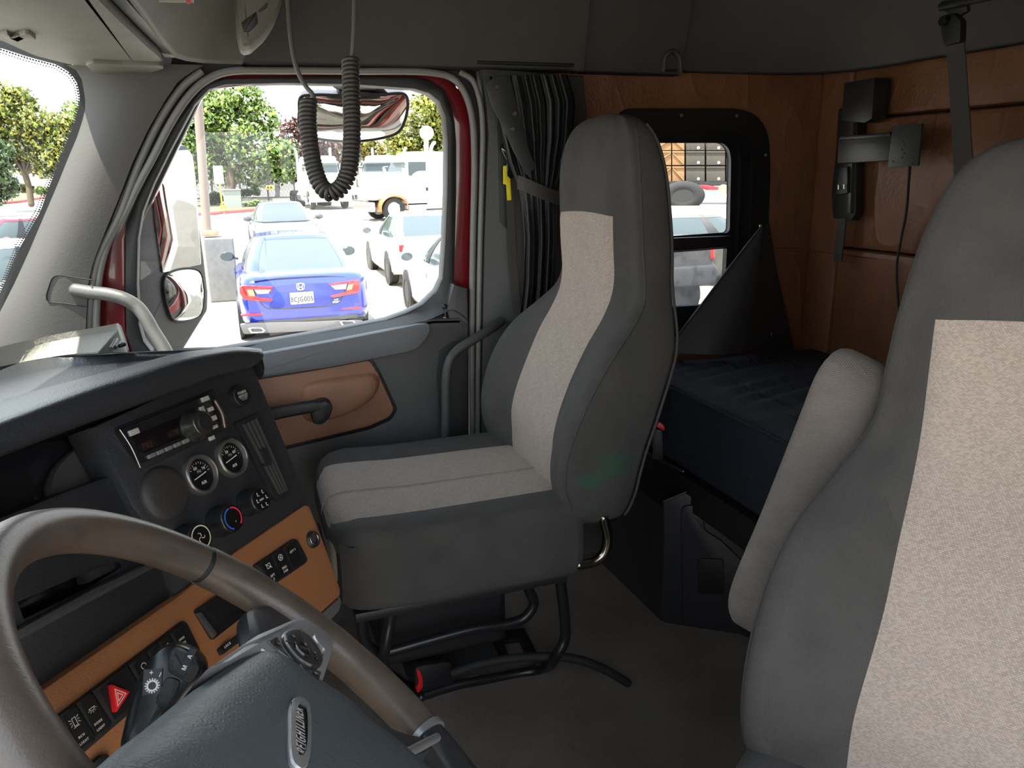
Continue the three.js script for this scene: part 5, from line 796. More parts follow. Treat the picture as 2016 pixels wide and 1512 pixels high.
// ---------- overhead fittings ----------
{
  const v = thing('sun_visor', 'large light grey sun visor folded up over the windscreen', 'sun visor', V(1.5, 2.58, -0.2));
  const P = PY(2.578);
  part(v, 'visor_panel', plate(P, [[188, -6], [240, 46], [290, 93], [318, 117], [323, 129], [306, 137], [280, 139], [200, 137], [165, 130], [130, 127], [62, 110], [0, 82], [-80, 60], [-110, -80], [90, -120]], { t: 0.022, off: 0.022, b: 0.008, r: 0.012 }), M.light);
  part(v, 'visor_lip', plate(PY(2.576), [[168, 124], [180, 118], [240, 122], [318, 124], [323, 130], [300, 138], [240, 142], [200, 141], [182, 138]], { t: 0.012, off: 0.006, b: 0.004, r: 0.01 }), M.light);
  part(v, 'visor_clip', plate(PY(2.575), [[0, 66], [14, 63], [22, 70], [48, 62], [58, 63], [71, 74], [58, 73], [44, 80], [20, 78]], { t: 0.008, off: 0.004, b: 0.002, r: 0.003 }), mat([0.20, 0.18, 0.15], 0.6));
  part(v, 'clip_slot', plate(PY(2.573), [[18, 73], [36, 68], [48, 74], [34, 80]], { t: 0.004, off: 0.002, b: 0.001 }), mat([0.10, 0.085, 0.075], 0.6));
  const rl = thing('visor_rail', 'dark rail with a light metal end between the sun visor and the overhead console', 'rail', V(1.6, 2.6, -0.1));
  part(rl, 'rail', plate(PY(2.60), [[205, -10], [240, -10], [300, 58], [350, 112], [330, 112], [322, 108], [270, 62]], { t: 0.02, off: 0.02, b: 0.004 }), M.black);
  part(rl, 'rail_end', plate(PY(2.598), [[318, 106], [346, 110], [352, 114], [322, 113]], { t: 0.01, off: 0.01, b: 0.002 }), M.cream);
  const cp = thing('console_pod', 'light grey moulded pod with a dark slot on the overhead console', 'console pod', onX(500, 50, 1.68));
  const X = PX(1.66);
  part(cp, 'pod', plate(X, [[456, -60], [462, 0], [466, 60], [472, 90], [480, 97], [494, 95], [522, 70], [542, 40], [556, 0], [566, -60]], { t: 0.10, b: 0.018, r: 0.012 }), M.light);
  part(cp, 'slot', plate(PX(1.657), [[475, 44], [505, 22], [508, 45], [492, 62], [480, 63]], { t: 0.01, b: 0.002, r: 0.002 }), M.black);
  part(cp, 'slot', plate(PX(1.657), [[508, 21], [528, 4], [526, 14], [512, 24]], { t: 0.01, b: 0.002, r: 0.002 }), M.black);
  const tg = thing('warning_label', 'red edged pale label at the top of the overhead console', 'label', onY(340, 2, 2.64));
  part(tg, 'label_card', plate(PX(1.50), [[180, -14], [384, -14], [382, 5], [330, 4], [240, 0]], { t: 0.004, b: 0.001 }), M.cream);
  part(tg, 'red_edge', plate(PX(1.497), [[362, -14], [378, -14], [375, 7], [368, 7]], { t: 0.003, b: 0.001 }), mat([0.5, 0.02, 0.04], 0.4));
  const w = thing('coiled_cord', 'dark coiled microphone cord hanging in front of the passenger window', 'cord', at(650, 390, 1.34));
  const K = 1.34, pa = (pts) => pts.map((p) => at(p[0], p[1], K));
  part(w, 'straight_cord', tube(pa([[560, -40], [566, 0], [570, 50], [576, 100], [586, 140], [602, 170], [614, 184], [618, 196], [612, 204]]), 0.0042, { n: 60, rs: 10 }), mat([0.10, 0.094, 0.086], 0.55));
  part(w, 'straight_cord', tube(pa([[697, -40], [697, 0], [696, 60], [693, 110], [691, 124]]), 0.0036, { n: 30, rs: 10 }), mat([0.13, 0.122, 0.11], 0.55));
  const core = new THREE.CatmullRomCurve3(pa([[690, 118], [691, 180], [693, 240], [691, 300], [684, 345], [668, 372], [650, 380], [634, 368], [620, 335], [611, 290], [606, 240], [608, 196]]), false, 'centripetal');
  const turns = 56, N = turns * 18, pts = []; let U = V(0, 0, 1);
  for (let i = 0; i <= N; i++) { const u = i / N, p = core.getPointAt(u), t = core.getTangentAt(u); U = U.addScaledVector(t, -U.dot(t)).normalize().clone(); const B = t.clone().cross(U), f = u * turns * Math.PI * 2; pts.push(p.addScaledVector(U, Math.cos(f) * 0.0116).addScaledVector(B, Math.sin(f) * 0.0116)); }
  part(w, 'coil', new THREE.TubeGeometry(new THREE.CatmullRomCurve3(pts), N, 0.0042, 8), mat([0.045, 0.041, 0.037], 0.45));
}
// ---------- mirrors on the passenger door ----------
{
  const mo = thing('side_mirror', 'tall black truck side mirror with a flat upper glass and a round-cornered lower glass', 'side mirror', onX(350, 690, 2.3));
  const P = new Pl(onX(350, 480, 2.32), V(0.79, 0, 0.61), V(0, 1, 0)), hs = mat([0.045, 0.042, 0.044], 0.45, { bump: T.grain, bs: 0.0004 });
  const gl = [[322, 297], [371, 295], [379, 306], [385, 353], [391, 437], [396, 521], [320, 537], [306, 440], [300, 362]], cv = [[325, 545], [391, 533], [400, 564], [400, 595], [393, 622], [343, 631], [332, 614]];
  part(mo, 'housing', plate(P, [[300, 286], [341, 284], [368, 284], [379, 291], [388, 318], [391, 381], [399, 450], [407, 506], [415, 575], [414, 612], [366, 690], [300, 720], [255, 720], [262, 560], [270, 420]], { t: 0.09, b: 0.014, off: -0.004, r: 0.01 }), hs);
  part(mo, 'mirror_glass', plate(P, gl, { t: 0.006, b: 0.0015, off: 0.001, r: 0.006 }), mat([0.60, 0.58, 0.54], 0.03, { metalness: 1 }));
  { const q = splinePts(cv.map((p) => P.px(...p)), 60), c = q.reduce((s, p) => s.add(p), new THREE.Vector2()).multiplyScalar(1 / 60);
    part(mo, 'convex_glass', skin([[1, 0], [0.9, 0.006], [0.7, 0.014], [0.45, 0.019], [0.2, 0.022], [0.01, 0.0225]].map(([k, h]) => q.map((p) => P.to3(c.x + (p.x - c.x) * k, c.y + (p.y - c.y) * k, h))), { closed: true }), mat([0.62, 0.61, 0.58], 0.03, { metalness: 1 }));
    part(mo, 'glass_rim', tube(q.map((p) => P.to3(p.x, p.y, 0.001)), 0.003, { closed: true, n: 120 }), M.black); }
  part(mo, 'mount_arm', tube([P.hit(330, 690, -0.05), V(2.16, 1.93, -0.30), V(2.08, 1.92, -0.28)], 0.03), M.black);
  const lm = thing('look_down_mirror', 'convex look-down mirror in a white shell over the top of the passenger window', 'mirror', onX(700, 180, 2.22));
  const Q = new Pl(onX(697, 225, 2.24), V(0, 0, 1), V(-0.56, 0.83, 0));
  const f = [[592, 192], [616, 187], [678, 188], [740, 187], [797, 186], [803, 200], [795, 244], [783, 261], [750, 272], [692, 278], [626, 273], [598, 263], [589, 248], [589, 220]];
  const q = splinePts(f.map((p) => Q.px(...p)), 84), c = q.reduce((s, p) => s.add(p), new THREE.Vector2()).multiplyScalar(1 / 84), rr = (k, h) => q.map((p) => Q.to3(c.x + (p.x - c.x) * k, c.y + (p.y - c.y) * k, h));
  part(lm, 'mirror_face', skin([rr(0.97, 0.002), rr(0.85, 0.010), rr(0.65, 0.019), rr(0.4, 0.026), rr(0.2, 0.0285), rr(0.01, 0.029)], { closed: true }), mat([0.66, 0.62, 0.55], 0.04, { metalness: 1 }));
  part(lm, 'shell', skin([rr(0.97, 0.0), rr(1.0, 0.0), rr(1.005, -0.02), rr(0.96, -0.06), rr(0.8, -0.09), rr(0.4, -0.105), rr(0.01, -0.107)], { closed: true }), mat([0.55, 0.54, 0.52], 0.5));
  part(lm, 'rim', tube(q.map((p) => Q.to3(p.x, p.y, 0.0)), 0.0042, { closed: true, n: 160 }), M.black);
  part(lm, 'mount', plate(PX(2.20), [[664, 167], [752, 168], [770, 188], [668, 190]], { t: 0.06, b: 0.008, r: 0.01 }), M.black);
  part(lm, 'mount_foot', plate(PX(2.14), [[650, 158], [760, 158], [748, 173], [664, 173]], { t: 0.05, b: 0.008, r: 0.01 }), M.black);
}

// ---------- the car park ----------
const SLOPE = 0.012, gy = (x) => Math.max(0, SLOPE * (x - 12));
const onG = (px, py) => { const a = onY(px, py, 0); if (a.x > 0 && a.x <= 12) return a; const d = ray(px, py), k = (2.35 + SLOPE * 12) / (SLOPE * d.x - d.y); return EYE.clone().addScaledVector(d, k); };
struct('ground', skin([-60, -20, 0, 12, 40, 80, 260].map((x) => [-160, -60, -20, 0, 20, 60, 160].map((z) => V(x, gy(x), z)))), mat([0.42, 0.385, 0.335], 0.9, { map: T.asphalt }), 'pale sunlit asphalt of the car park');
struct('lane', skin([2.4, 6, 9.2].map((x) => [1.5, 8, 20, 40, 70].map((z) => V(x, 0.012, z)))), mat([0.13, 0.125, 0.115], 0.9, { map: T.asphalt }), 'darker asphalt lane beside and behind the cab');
const paint = (rgb, r = 0.3) => mat(rgb, r, { clearcoat: 0.6, clearcoatRoughness: 0.1 });
const carGlass = mat([0.060, 0.076, 0.080], 0.08), tyre = mat([0.03, 0.028, 0.026], 0.85), alloy = mat([0.55, 0.55, 0.55], 0.35, { metalness: 0.7 });
const outW = (g, o) => { g.applyMatrix4(new THREE.Matrix4().makeRotationY(o.yaw)); return g; };
function wheel(parent, x, y, z, r, w, o, hub = alloy) {  // axle along z
  const g = new THREE.Group(); g.name = 'wheel'; g.position.set(x, y, z); parent.add(g);
  part(g, 'tyre', new THREE.LatheGeometry([[r * 0.62, -w / 2], [r * 0.93, -w / 2], [r, -w * 0.36], [r, w * 0.36], [r * 0.93, w / 2], [r * 0.62, w / 2]].map((v) => new THREE.Vector2(v[0], v[1])), 36).rotateX(Math.PI / 2), tyre, { local: true });
  const s = [new THREE.CylinderGeometry(r * 0.62, r * 0.62, w * 0.5, 30).rotateX(Math.PI / 2)];
  for (let k = 0; k < 5; k++) s.push(new THREE.BoxGeometry(r * 0.55, r * 0.16, w * 0.9).translate(r * 0.33, 0, 0).rotateZ(k * 1.2566));
  part(g, 'hub', join(s), hub, { local: true });
}
function sedan(name, label, x, z, yaw, body, o = {}) {  // own axes: forward +x, origin on the ground under the middle
  const c = thing(name, label, 'car', V(x, gy(x) - (o.sink ?? 0), z), o.group); c.rotation.y = yaw;
  const P = (n, g, m, q = {}) => part(c, n, g, m, { local: true, ...q });
  const st = [[-2.38, 0.66, 0.46, 0.86], [-2.36, 0.76, 0.40, 0.93], [-2.30, 0.83, 0.36, 0.985], [-2.12, 0.885, 0.30, 1.02], [-1.6, 0.925, 0.22, 1.01], [-0.6, 0.935, 0.2, 0.955], [0.6, 0.935, 0.2, 0.93], [1.1, 0.93, 0.2, 0.91], [1.6, 0.92, 0.2, 0.85], [2.1, 0.89, 0.22, 0.76], [2.36, 0.82, 0.26, 0.68], [2.46, 0.70, 0.34, 0.58]];
  P('body', skin(st.map(([sx, hw, yb, yt]) => { const h = [[0, yt + 0.02], [0.5 * hw, yt + 0.015], [0.80 * hw, yt], [0.93 * hw, yt - 0.03], [0.985 * hw, yt - 0.10], [hw, yt - 0.22], [hw, Math.max(yb + 0.12, 0.5)], [0.985 * hw, yb + 0.08], [0.93 * hw, yb], [0.5 * hw, yb - 0.01], [0, yb - 0.01]]; return [...h.map(([q, y]) => V(sx, y, q)), ...h.slice(1, -1).reverse().map(([q, y]) => V(sx, y, -q))]; }), { closed: true, cap: true }), body);
  const N = 120, T2 = [0, 0.2, 0.4, 0.6, 0.8, 0.93, 1.0], ringAt = (t, grow) => { const e = Math.pow(t, 0.9), xr = -1.98 + (1.12) * Math.pow(t, 1.05), xf = 1.22 - 1.0 * Math.pow(t, 1.1), hw = 0.815 - 0.21 * e * e - 0.02 * t, y = 0.93 + (1.425 - 0.93) * t + 0.0; return Array.from({ length: N }, (_, i) => { const a = i / N * Math.PI * 2, f = (v) => Math.sign(v) * Math.pow(Math.abs(v), 0.42), cx = (xr + xf) / 2, rx = (xf - xr) / 2; return V(cx - f(Math.cos(a)) * (rx + grow), y + 0.035 * t * (1 - Math.pow(Math.abs(f(Math.sin(a))), 3)), f(Math.sin(a)) * (hw + grow)); }); };
  P('glass_house', skin(T2.map((t) => ringAt(t, 0)), { closed: true }), carGlass);
  const roof = [ringAt(0.90, 0.006), ringAt(0.96, 0.008), ringAt(1.0, 0.004)], mid = roof[2].reduce((s, p) => s.add(p), V(0, 0, 0)).multiplyScalar(1 / N); mid.y = 1.475;
  for (const k of [0.9, 0.6, 0.3, 0.01]) roof.push(roof[2].map((p) => { const q = p.clone().lerp(mid, 1 - k); q.y = p.y + (mid.y - p.y) * (1 - k * k); return q; }));
  P('roof', skin(roof, { closed: true }), body);
  const sector = (a0, a1) => skin(T2.map((t) => { const r = ringAt(t, 0.007); const i0 = Math.round(a0 / 360 * N), i1 = Math.round(a1 / 360 * N), q = []; for (let i = i0; i <= i1; i++) q.push(r[(i + N) % N]); return q; }));
  for (const s of [0, 1]) { const m = (a, b) => (s ? sector(360 - b, 360 - a) : sector(a, b)); P('rear_pillar', m(30, 54), body); P('door_pillar', m(92, 98), M.black); P('front_pillar', m(140, 151), body); }
  P('belt_line', skin([0.0, 0.06].map((t) => ringAt(t, 0.009)), { closed: true }), body);
  for (const s of [-1, 1]) {
    for (const wx of [-1.32, 1.48]) { P('wheel_arch', new THREE.CylinderGeometry(0.375, 0.375, 0.06, 32).rotateX(Math.PI / 2).translate(wx, 0.34, s * 0.915), M.black); wheel(c, wx, 0.33, s * 0.84, 0.33, 0.22, o); }
    P('door_mirror', join(new THREE.SphereGeometry(0.12, 20, 14).scale(0.6, 0.72, 1.0).translate(0.80, 1.02, s * 1.04), rod(V(0.80, 0.97, s * 0.86), V(0.80, 1.0, s * 1.0), 0.022)), o.mirror ?? body);
    P('mirror_glass', new THREE.CircleGeometry(0.082, 24).scale(1.2, 0.85, 1).rotateY(-Math.PI / 2).translate(0.722, 1.02, s * 1.045), carGlass);
    if (!o.rearDone) { P('tail_lamp', rbox(0.16, 0.15, 0.34, 0.03, V(-2.27, 0.84, s * 0.66)), M.redPlastic); P('head_lamp', rbox(0.22, 0.11, 0.36, 0.04, V(2.32, 0.66, s * 0.62)), M.white); }
    P('door_line', rod(V(-0.25, 0.35, s * 0.9365), V(-0.25, 0.93, s * 0.93), 0.005, 6), M.rubber);
    P('door_handle', rbox(0.18, 0.03, 0.03, 0.01, V(-0.05, 0.84, s * 0.94)), body);
  }
  P('lower_bumper', rbox(0.12, 0.16, 1.4, 0.04, V(-2.30, 0.40, 0)), M.grey);
  return c;
}
// blue car in front of the window
{
  const xr = 11.12, zc = 0.845, blue = mat([0.010, 0.028, 0.34], 0.22, { clearcoat: 1, clearcoatRoughness: 0.03 });
  const c = sedan('blue_car', 'blue four-door car seen from behind outside the passenger window', xr + 2.38, zc, 0, blue, { rearDone: true, mirror: mat([0.03, 0.04, 0.05], 0.3) });
  const base = c.position, P = PX(xr - 0.012), W = (n, g, m, q) => part(c, n, g, m, q), pl = (pts, o = {}) => plate(PX(xr - 0.015 - (o.out ?? 0)), pts, { t: 0.10, b: 0.004, ...o });
  const redL = mat([0.55, 0.006, 0.012], 0.2, { clearcoat: 1 }), whiteL = mat([0.75, 0.73, 0.70], 0.25), amber = mat([0.62, 0.28, 0.14], 0.3);
  for (const pts of [[[471, 566], [477, 563], [537, 564], [534, 574], [504, 572], [498, 569], [486, 571], [490, 583], [505, 585], [537, 589], [536, 593], [508, 593], [480, 590], [472, 578]], [[647, 559], [705, 551], [708, 556], [708, 572], [702, 577], [681, 581], [656, 586], [651, 583], [680, 575], [684, 572], [686, 556], [652, 563]]]) W('tail_lamp', pl(pts, { out: 0.01 }), redL, { label: 'red tail lamp' });
  W('tail_lamp_clear', pl([[501, 571], [533, 570], [528, 578], [507, 579]], { out: 0.012 }), whiteL); W('tail_lamp_clear', pl([[652, 563], [683, 559], [681, 569], [660, 570]], { out: 0.012 }), whiteL);
  W('tail_lamp_amber', pl([[486, 571], [498, 570], [503, 584], [490, 583]], { out: 0.012 }), amber); W('tail_lamp_amber', pl([[686, 561], [696, 559], [693, 570], [683, 572]], { out: 0.012 }), amber);
  W('number_plate', pl([[571, 577], [615, 574], [618, 596], [573, 600]], { out: 0.02, t: 0.012, r: 0.008, b: 0.002 }), M.white);
  const PP = PX(xr - 0.036);
  stick(c, 'plate_print', 0.32, 0.158, 1500, (x, w, h) => { x.fillStyle = '#b9bab9'; x.fillRect(0, 0, w, h); put('', `italic bold ${h * 0.24}px serif`, x, 'California', w * 0.5, h * 0.16, '#8a1414'); x.fillStyle = '#e9a13a'; x.fillRect(w * 0.84, h * 0.06, w * 0.13, h * 0.14); x.fillStyle = '#7d86a0'; x.fillRect(w * 0.04, h * 0.1, w * 0.10, h * 0.10); x.save(); x.scale(0.82, 1); put('', `bold ${h * 0.62}px sans-serif`, x, '8CJG005', w * 0.5 / 0.82, h * 0.62, '#10152a'); x.restore(); }, PP, 594.5, 586.5, 0.0, { turn: 0.0 });
  { const h = (pts) => W('badge', plate(PX(xr - 0.03), pts, { t: 0.02, b: 0.001 }), M.chrome);
    W('badge_frame', plate(PX(xr - 0.028), [[583, 559], [588, 557], [597, 557], [600, 560], [600, 568], [596, 571], [587, 572], [584, 568]], { t: 0.02, b: 0.001, r: 0.012, holes: [{ p: [[584.5, 560], [588, 558.4], [596.5, 558.4], [598.6, 561], [598.4, 567.6], [595.6, 569.6], [587.6, 570.4], [585.6, 567.6]], o: { r: 0.01 } }] }), M.chrome);
    h([[586.5, 559.5], [588.6, 559.5], [589.6, 569.5], [587.6, 569.6]]); h([[595, 559.3], [597.2, 559.2], [596.2, 569], [594.4, 569.2]]); h([[588, 564], [596, 563.8], [596, 566], [588.4, 566.2]]); }
  stick(c, 'badge_print', 0.13, 0.075, 900, (x, w, h) => { x.fillStyle = '#0b1c66'; x.fillRect(0, 0, w, h); put('', `italic bold ${h * 0.42}px sans-serif`, x, '2.0T', w * 0.55, h * 0.28, '#dfe3ee'); put('', `italic bold ${h * 0.42}px sans-serif`, x, 'SPORT', w * 0.5, h * 0.74, '#dfe3ee'); }, PX(xr - 0.016), 661, 592, 0.0);
  W('plate_recess', plate(PX(xr - 0.013), [[545, 576], [640, 571], [652, 586], [645, 602], [530, 607], [535, 590]], { t: 0.03, b: 0.004, r: 0.02 }), mat([0.012, 0.03, 0.30], 0.3));
  W('boot_line', tube([[510, 592], [524, 606], [545, 608], [600, 606], [650, 602], [668, 594], [684, 560]].map((p) => onX(p[0], p[1], xr - 0.012)), 0.006, { n: 60, rs: 6 }), M.rubber);
  W('spoiler', sweep([[500, 553], [540, 548], [590, 545], [640, 543], [678, 545]].map((p) => onX(p[0], p[1], xr + 0.07)), oval(0.05, 0.014), V(0, 1, 0)), mat([0.006, 0.010, 0.06], 0.3));
  for (const pts of [[[474, 620], [500, 618], [518, 617], [516, 620], [476, 623]], [[672, 608], [700, 605], [712, 604], [712, 607], [676, 610]]]) W('reflector', pl(pts, { out: 0.006, b: 0.001 }), redL);
  W('bumper_lower', pl([[472, 640], [500, 636], [600, 634], [700, 630], [716, 632], [712, 646], [600, 652], [480, 658]], { out: 0.0, t: 0.12, r: 0.03 }), mat([0.10, 0.095, 0.10], 0.5));
  for (const [dx, dy] of [[0, 0], [180, -14]]) { const q = [[488, 647], [494, 645], [516, 645], [523, 651], [518, 655], [494, 656]].map(([x, y]) => [x + dx, y + dy]), cx = q.reduce((s, p) => [s[0] + p[0] / 6, s[1] + p[1] / 6], [0, 0]); W('exhaust_tip', pl(q, { out: 0.02, t: 0.14, b: 0.004, holes: [{ p: q.map((p) => [cx[0] + (p[0] - cx[0]) * 0.78, cx[1] + (p[1] - cx[1]) * 0.72]) }] }), M.chrome); W('exhaust_core', pl(q.map((p) => [cx[0] + (p[0] - cx[0]) * 0.85, cx[1] + (p[1] - cx[1]) * 0.85]), { out: -0.02 }), M.rubber); }
  part(c, 'roof_fin', new THREE.ConeGeometry(0.035, 0.085, 12).scale(1.6, 1, 0.5).translate(-0.72, 1.50, 0), blue, { local: true });
  for (const z of [-0.38, 0.36]) part(c, 'head_rest', rbox(0.10, 0.20, 0.26, 0.05, V(-0.85, 1.12, z)), M.grey, { local: true });
}
sedan('dark_car', 'dark saloon facing the camera beyond the blue car', onG(553, 500).x + 1.2, 1.35, Math.PI + 0.03, paint([0.05, 0.055, 0.065]));
const whiteP = mat([0.78, 0.78, 0.76], 0.3, { clearcoat: 0.6 });
{ const a = onG(768, 560); sedan('white_car', 'white saloon to the right of the blue car, farther of the two', a.x + 1.30, a.z + 0.92, -0.02, whiteP); }
{ const a = onG(798, 606); sedan('white_car', 'nearer white saloon cut off by the right edge of the passenger window', a.x - 1.55, a.z + 0.94, -0.02, whiteP); }
{ const p = at(1385, 440, 16.5); sedan('silver_car', 'silver beige saloon seen through the upper pane of the sleeper window', p.x, p.z, -0.15 - 1.9, mat([0.095, 0.086, 0.066], 0.3, { clearcoat: 0.6 })); }
{ const p = at(4, 520, 17.5); sedan('maroon_car', 'maroon car seen through the windscreen at the left edge', p.x, p.z, 2.6, paint([0.20, 0.012, 0.03])); }
{ const p = at(-42, 570, 11.5); sedan('pale_car', 'white car just showing at the bottom left of the windscreen', p.x, p.z, 2.85, whiteP); }

// trucks across the lot
function semi(label, p, yaw, o = {}) {  // forward +x
  const c = thing('semi_truck', label, 'truck', V(p.x, gy(p.x), p.z)); c.rotation.y = yaw;
  const P = (n, g, m, q = {}) => part(c, n, g, m, { local: true, ...q }), w = o.paint ?? whiteP, chrome = M.chrome;
  const B = (x0, x1, y0, y1, z0, z1, r = 0.06) => rbox(x1 - x0, y1 - y0, z1 - z0, r, V((x0 + x1) / 2, (y0 + y1) / 2, (z0 + z1) / 2));
  P('cab', skin([[0, 0.72, 1.05], [0.25, 0.72, 1.06], [0.55, 0.70, 1.06], [1.3, 0.70, 1.05], [1.9, 0.42, 1.0], [2.2, 0.30, 0.97], [2.3, 0.20, 0.90], [2.34, 0.0, 0.7]].map(([y, xf, hw]) => oval(1, 1, 48, 0.32).map(([a, b]) => V(-0.75 + a * (0.75 + xf) , 0.75 + y, b * hw))), { closed: true, cap: true }), w);
  P('hood', skin([[0.5, 0.90, 1.00, 1.98], [1.1, 0.86, 0.95, 1.92], [1.7, 0.80, 0.9, 1.82], [2.05, 0.72, 0.9, 1.70], [2.22, 0.60, 0.95, 1.55]].map(([x, hw, yb, yt]) => oval(1, 1, 40, 0.38).map(([a, b]) => V(x, (yb + yt) / 2 + b * (yt - yb) / 2, a * hw))), { closed: true, cap: true }), w);
  P('windscreen', new THREE.PlaneGeometry(1.72, 0.62).rotateY(Math.PI / 2).applyMatrix4(rot(0, 0, 0.42)).translate(0.60, 2.38, 0), carGlass);
  P('visor', B(0.55, 0.85, 2.66, 2.74, -0.9, 0.9, 0.03), w);
  P('grille', B(2.16, 2.25, 0.98, 1.58, -0.42, 0.42, 0.04), mat([0.28, 0.28, 0.28], 0.25, { metalness: 0.8 }));
  for (let k = 0; k < 7; k++) P('grille_bar', B(2.24, 2.27, 1.02, 1.55, -0.38 + k * 0.115, -0.33 + k * 0.115, 0.01), chrome);
  P('bumper', B(2.18, 2.40, 0.42, 0.86, -1.18, 1.18, 0.08), chrome);
  for (const s of [-1, 1]) {
    P('fender', skin(Array.from({ length: 22 }, (_, i) => { const a = -0.15 + (Math.PI + 0.3) * i / 21; return [[0.60, 0.62], [0.66, 0.9], [0.66, 1.12], [0.58, 1.18]].map(([r, z]) => V(1.25 + Math.cos(a) * r * 1.12, 0.55 + Math.sin(a) * r * 0.98, s * z)); }), { thick: V(0, -0.03, 0) }), o.fender ?? w);
    P('head_lamp', B(1.98, 2.20, 0.98, 1.22, s > 0 ? 0.66 : -1.02, s > 0 ? 1.02 : -0.66, 0.07), M.white);
    P('door_window', B(-0.48, 0.42, 2.0, 2.62, s > 0 ? 1.015 : -1.035, s > 0 ? 1.035 : -1.015, 0.008), carGlass);
    P('door_panel', B(-0.62, 0.55, 0.98, 1.96, s > 0 ? 1.04 : -1.075, s > 0 ? 1.075 : -1.04, 0.015), w);
    P('door_handle', B(-0.52, -0.40, 1.30, 1.46, s > 0 ? 1.07 : -1.09, s > 0 ? 1.09 : -1.07, 0.008), M.black);
    P('mirror', join(B(0.62, 0.72, 1.75, 2.4, s > 0 ? 1.30 : -1.48, s > 0 ? 1.48 : -1.30, 0.03), rod(V(0.6, 1.72, s * 1.0), V(0.66, 1.72, s * 1.4), 0.02), rod(V(0.6, 2.44, s * 0.95), V(0.66, 2.44, s * 1.4), 0.02), rod(V(0.66, 1.7, s * 1.39), V(0.66, 2.46, s * 1.39), 0.02)), chrome);
    P('exhaust_stack', tube([V(-1.75, 0.9, s * 1.05), V(-1.75, 2.8, s * 1.05), V(-1.75, 3.2, s * 1.05), V(-1.85, 3.45, s * 1.08), V(-1.98, 3.56, s * 1.12)], 0.085, { n: 24, rs: 14 }), chrome);
    P('air_cleaner', join(cyl(0.17, 0.17, 0.62, 20).translate(0.72, 1.62, s * 1.10), cyl(0.05, 0.05, 0.5, 12).translate(0.72, 2.1, s * 1.10)), chrome);
    P('tank', cyl(0.33, 0.33, 1.2, 24).rotateZ(Math.PI / 2).translate(-0.95, 0.72, s * 0.95), chrome);
    P('step', B(-0.5, 0.6, 0.5, 0.68, s > 0 ? 0.8 : -1.1, s > 0 ? 1.1 : -0.8, 0.03), w);
    wheel(c, 1.25, 0.52, s * 0.98, 0.52, 0.30, o, M.white);
    for (const x of [-3.0, -4.2]) wheel(c, x, 0.52, s * 0.85, 0.52, 0.56, o, M.steel);
  }
  P('frame_rail', B(-5.0, 2.2, 0.62, 0.86, -0.42, 0.42, 0.03), M.black);
  if (o.extra) o.extra(P, B);
  return c;
}
{ const a = onG(602, 414), b = onG(682, 411), m = a.clone().add(b).multiplyScalar(0.5); semi('white truck with a chrome bumper behind the coiled cord, left of the three', V(m.x + 1.7, 0, m.z + 0.05), Math.PI + 0.12); }
{ const a = onG(728, 412); semi('white truck behind the other two, its windscreen showing over a plain white hood', V(a.x + 3.0, 0, a.z + 1.3), Math.PI - 0.5); }
{ const p = at(806, 400, 37); semi('white truck with an orange front wheel arch, right of the three trucks', V(p.x, 0, p.z), Math.PI / 2 + 0.2, { fender: mat([0.42, 0.15, 0.055], 0.35) }); }

// light pole and its concrete foot
{ const b0 = onY(412, 601, 0), x = b0.x + 0.3, pb = onX(438, 600, x); pb.y = gy(x);
  const lp = thing('light_pole', 'tan light pole on a square concrete foot to the right of the side mirror', 'light pole', V(x, pb.y, pb.z));
  const top = onX(436, 466, x), w = onX(466, 530, x).z - onX(408, 530, x).z;
  part(lp, 'concrete_foot', rbox(0.6, top.y - pb.y, w, 0.03, V(x, (top.y + pb.y) / 2, onX(437, 530, x).z)), mat([0.20, 0.195, 0.185], 0.9, { map: T.mottle }));
  const q0 = onX(408, 460, x), q1 = onX(384, 120, x);
  part(lp, 'pole', rod(q0, q1.clone().add(q1.clone().sub(q0).multiplyScalar(0.6)), 0.082, 16), mat([0.20, 0.155, 0.12], 0.6));
  part(lp, 'foot_plate', rbox(0.34, 0.10, 0.30, 0.02, onX(414, 458, x)), mat([0.40, 0.24, 0.14], 0.7)); }
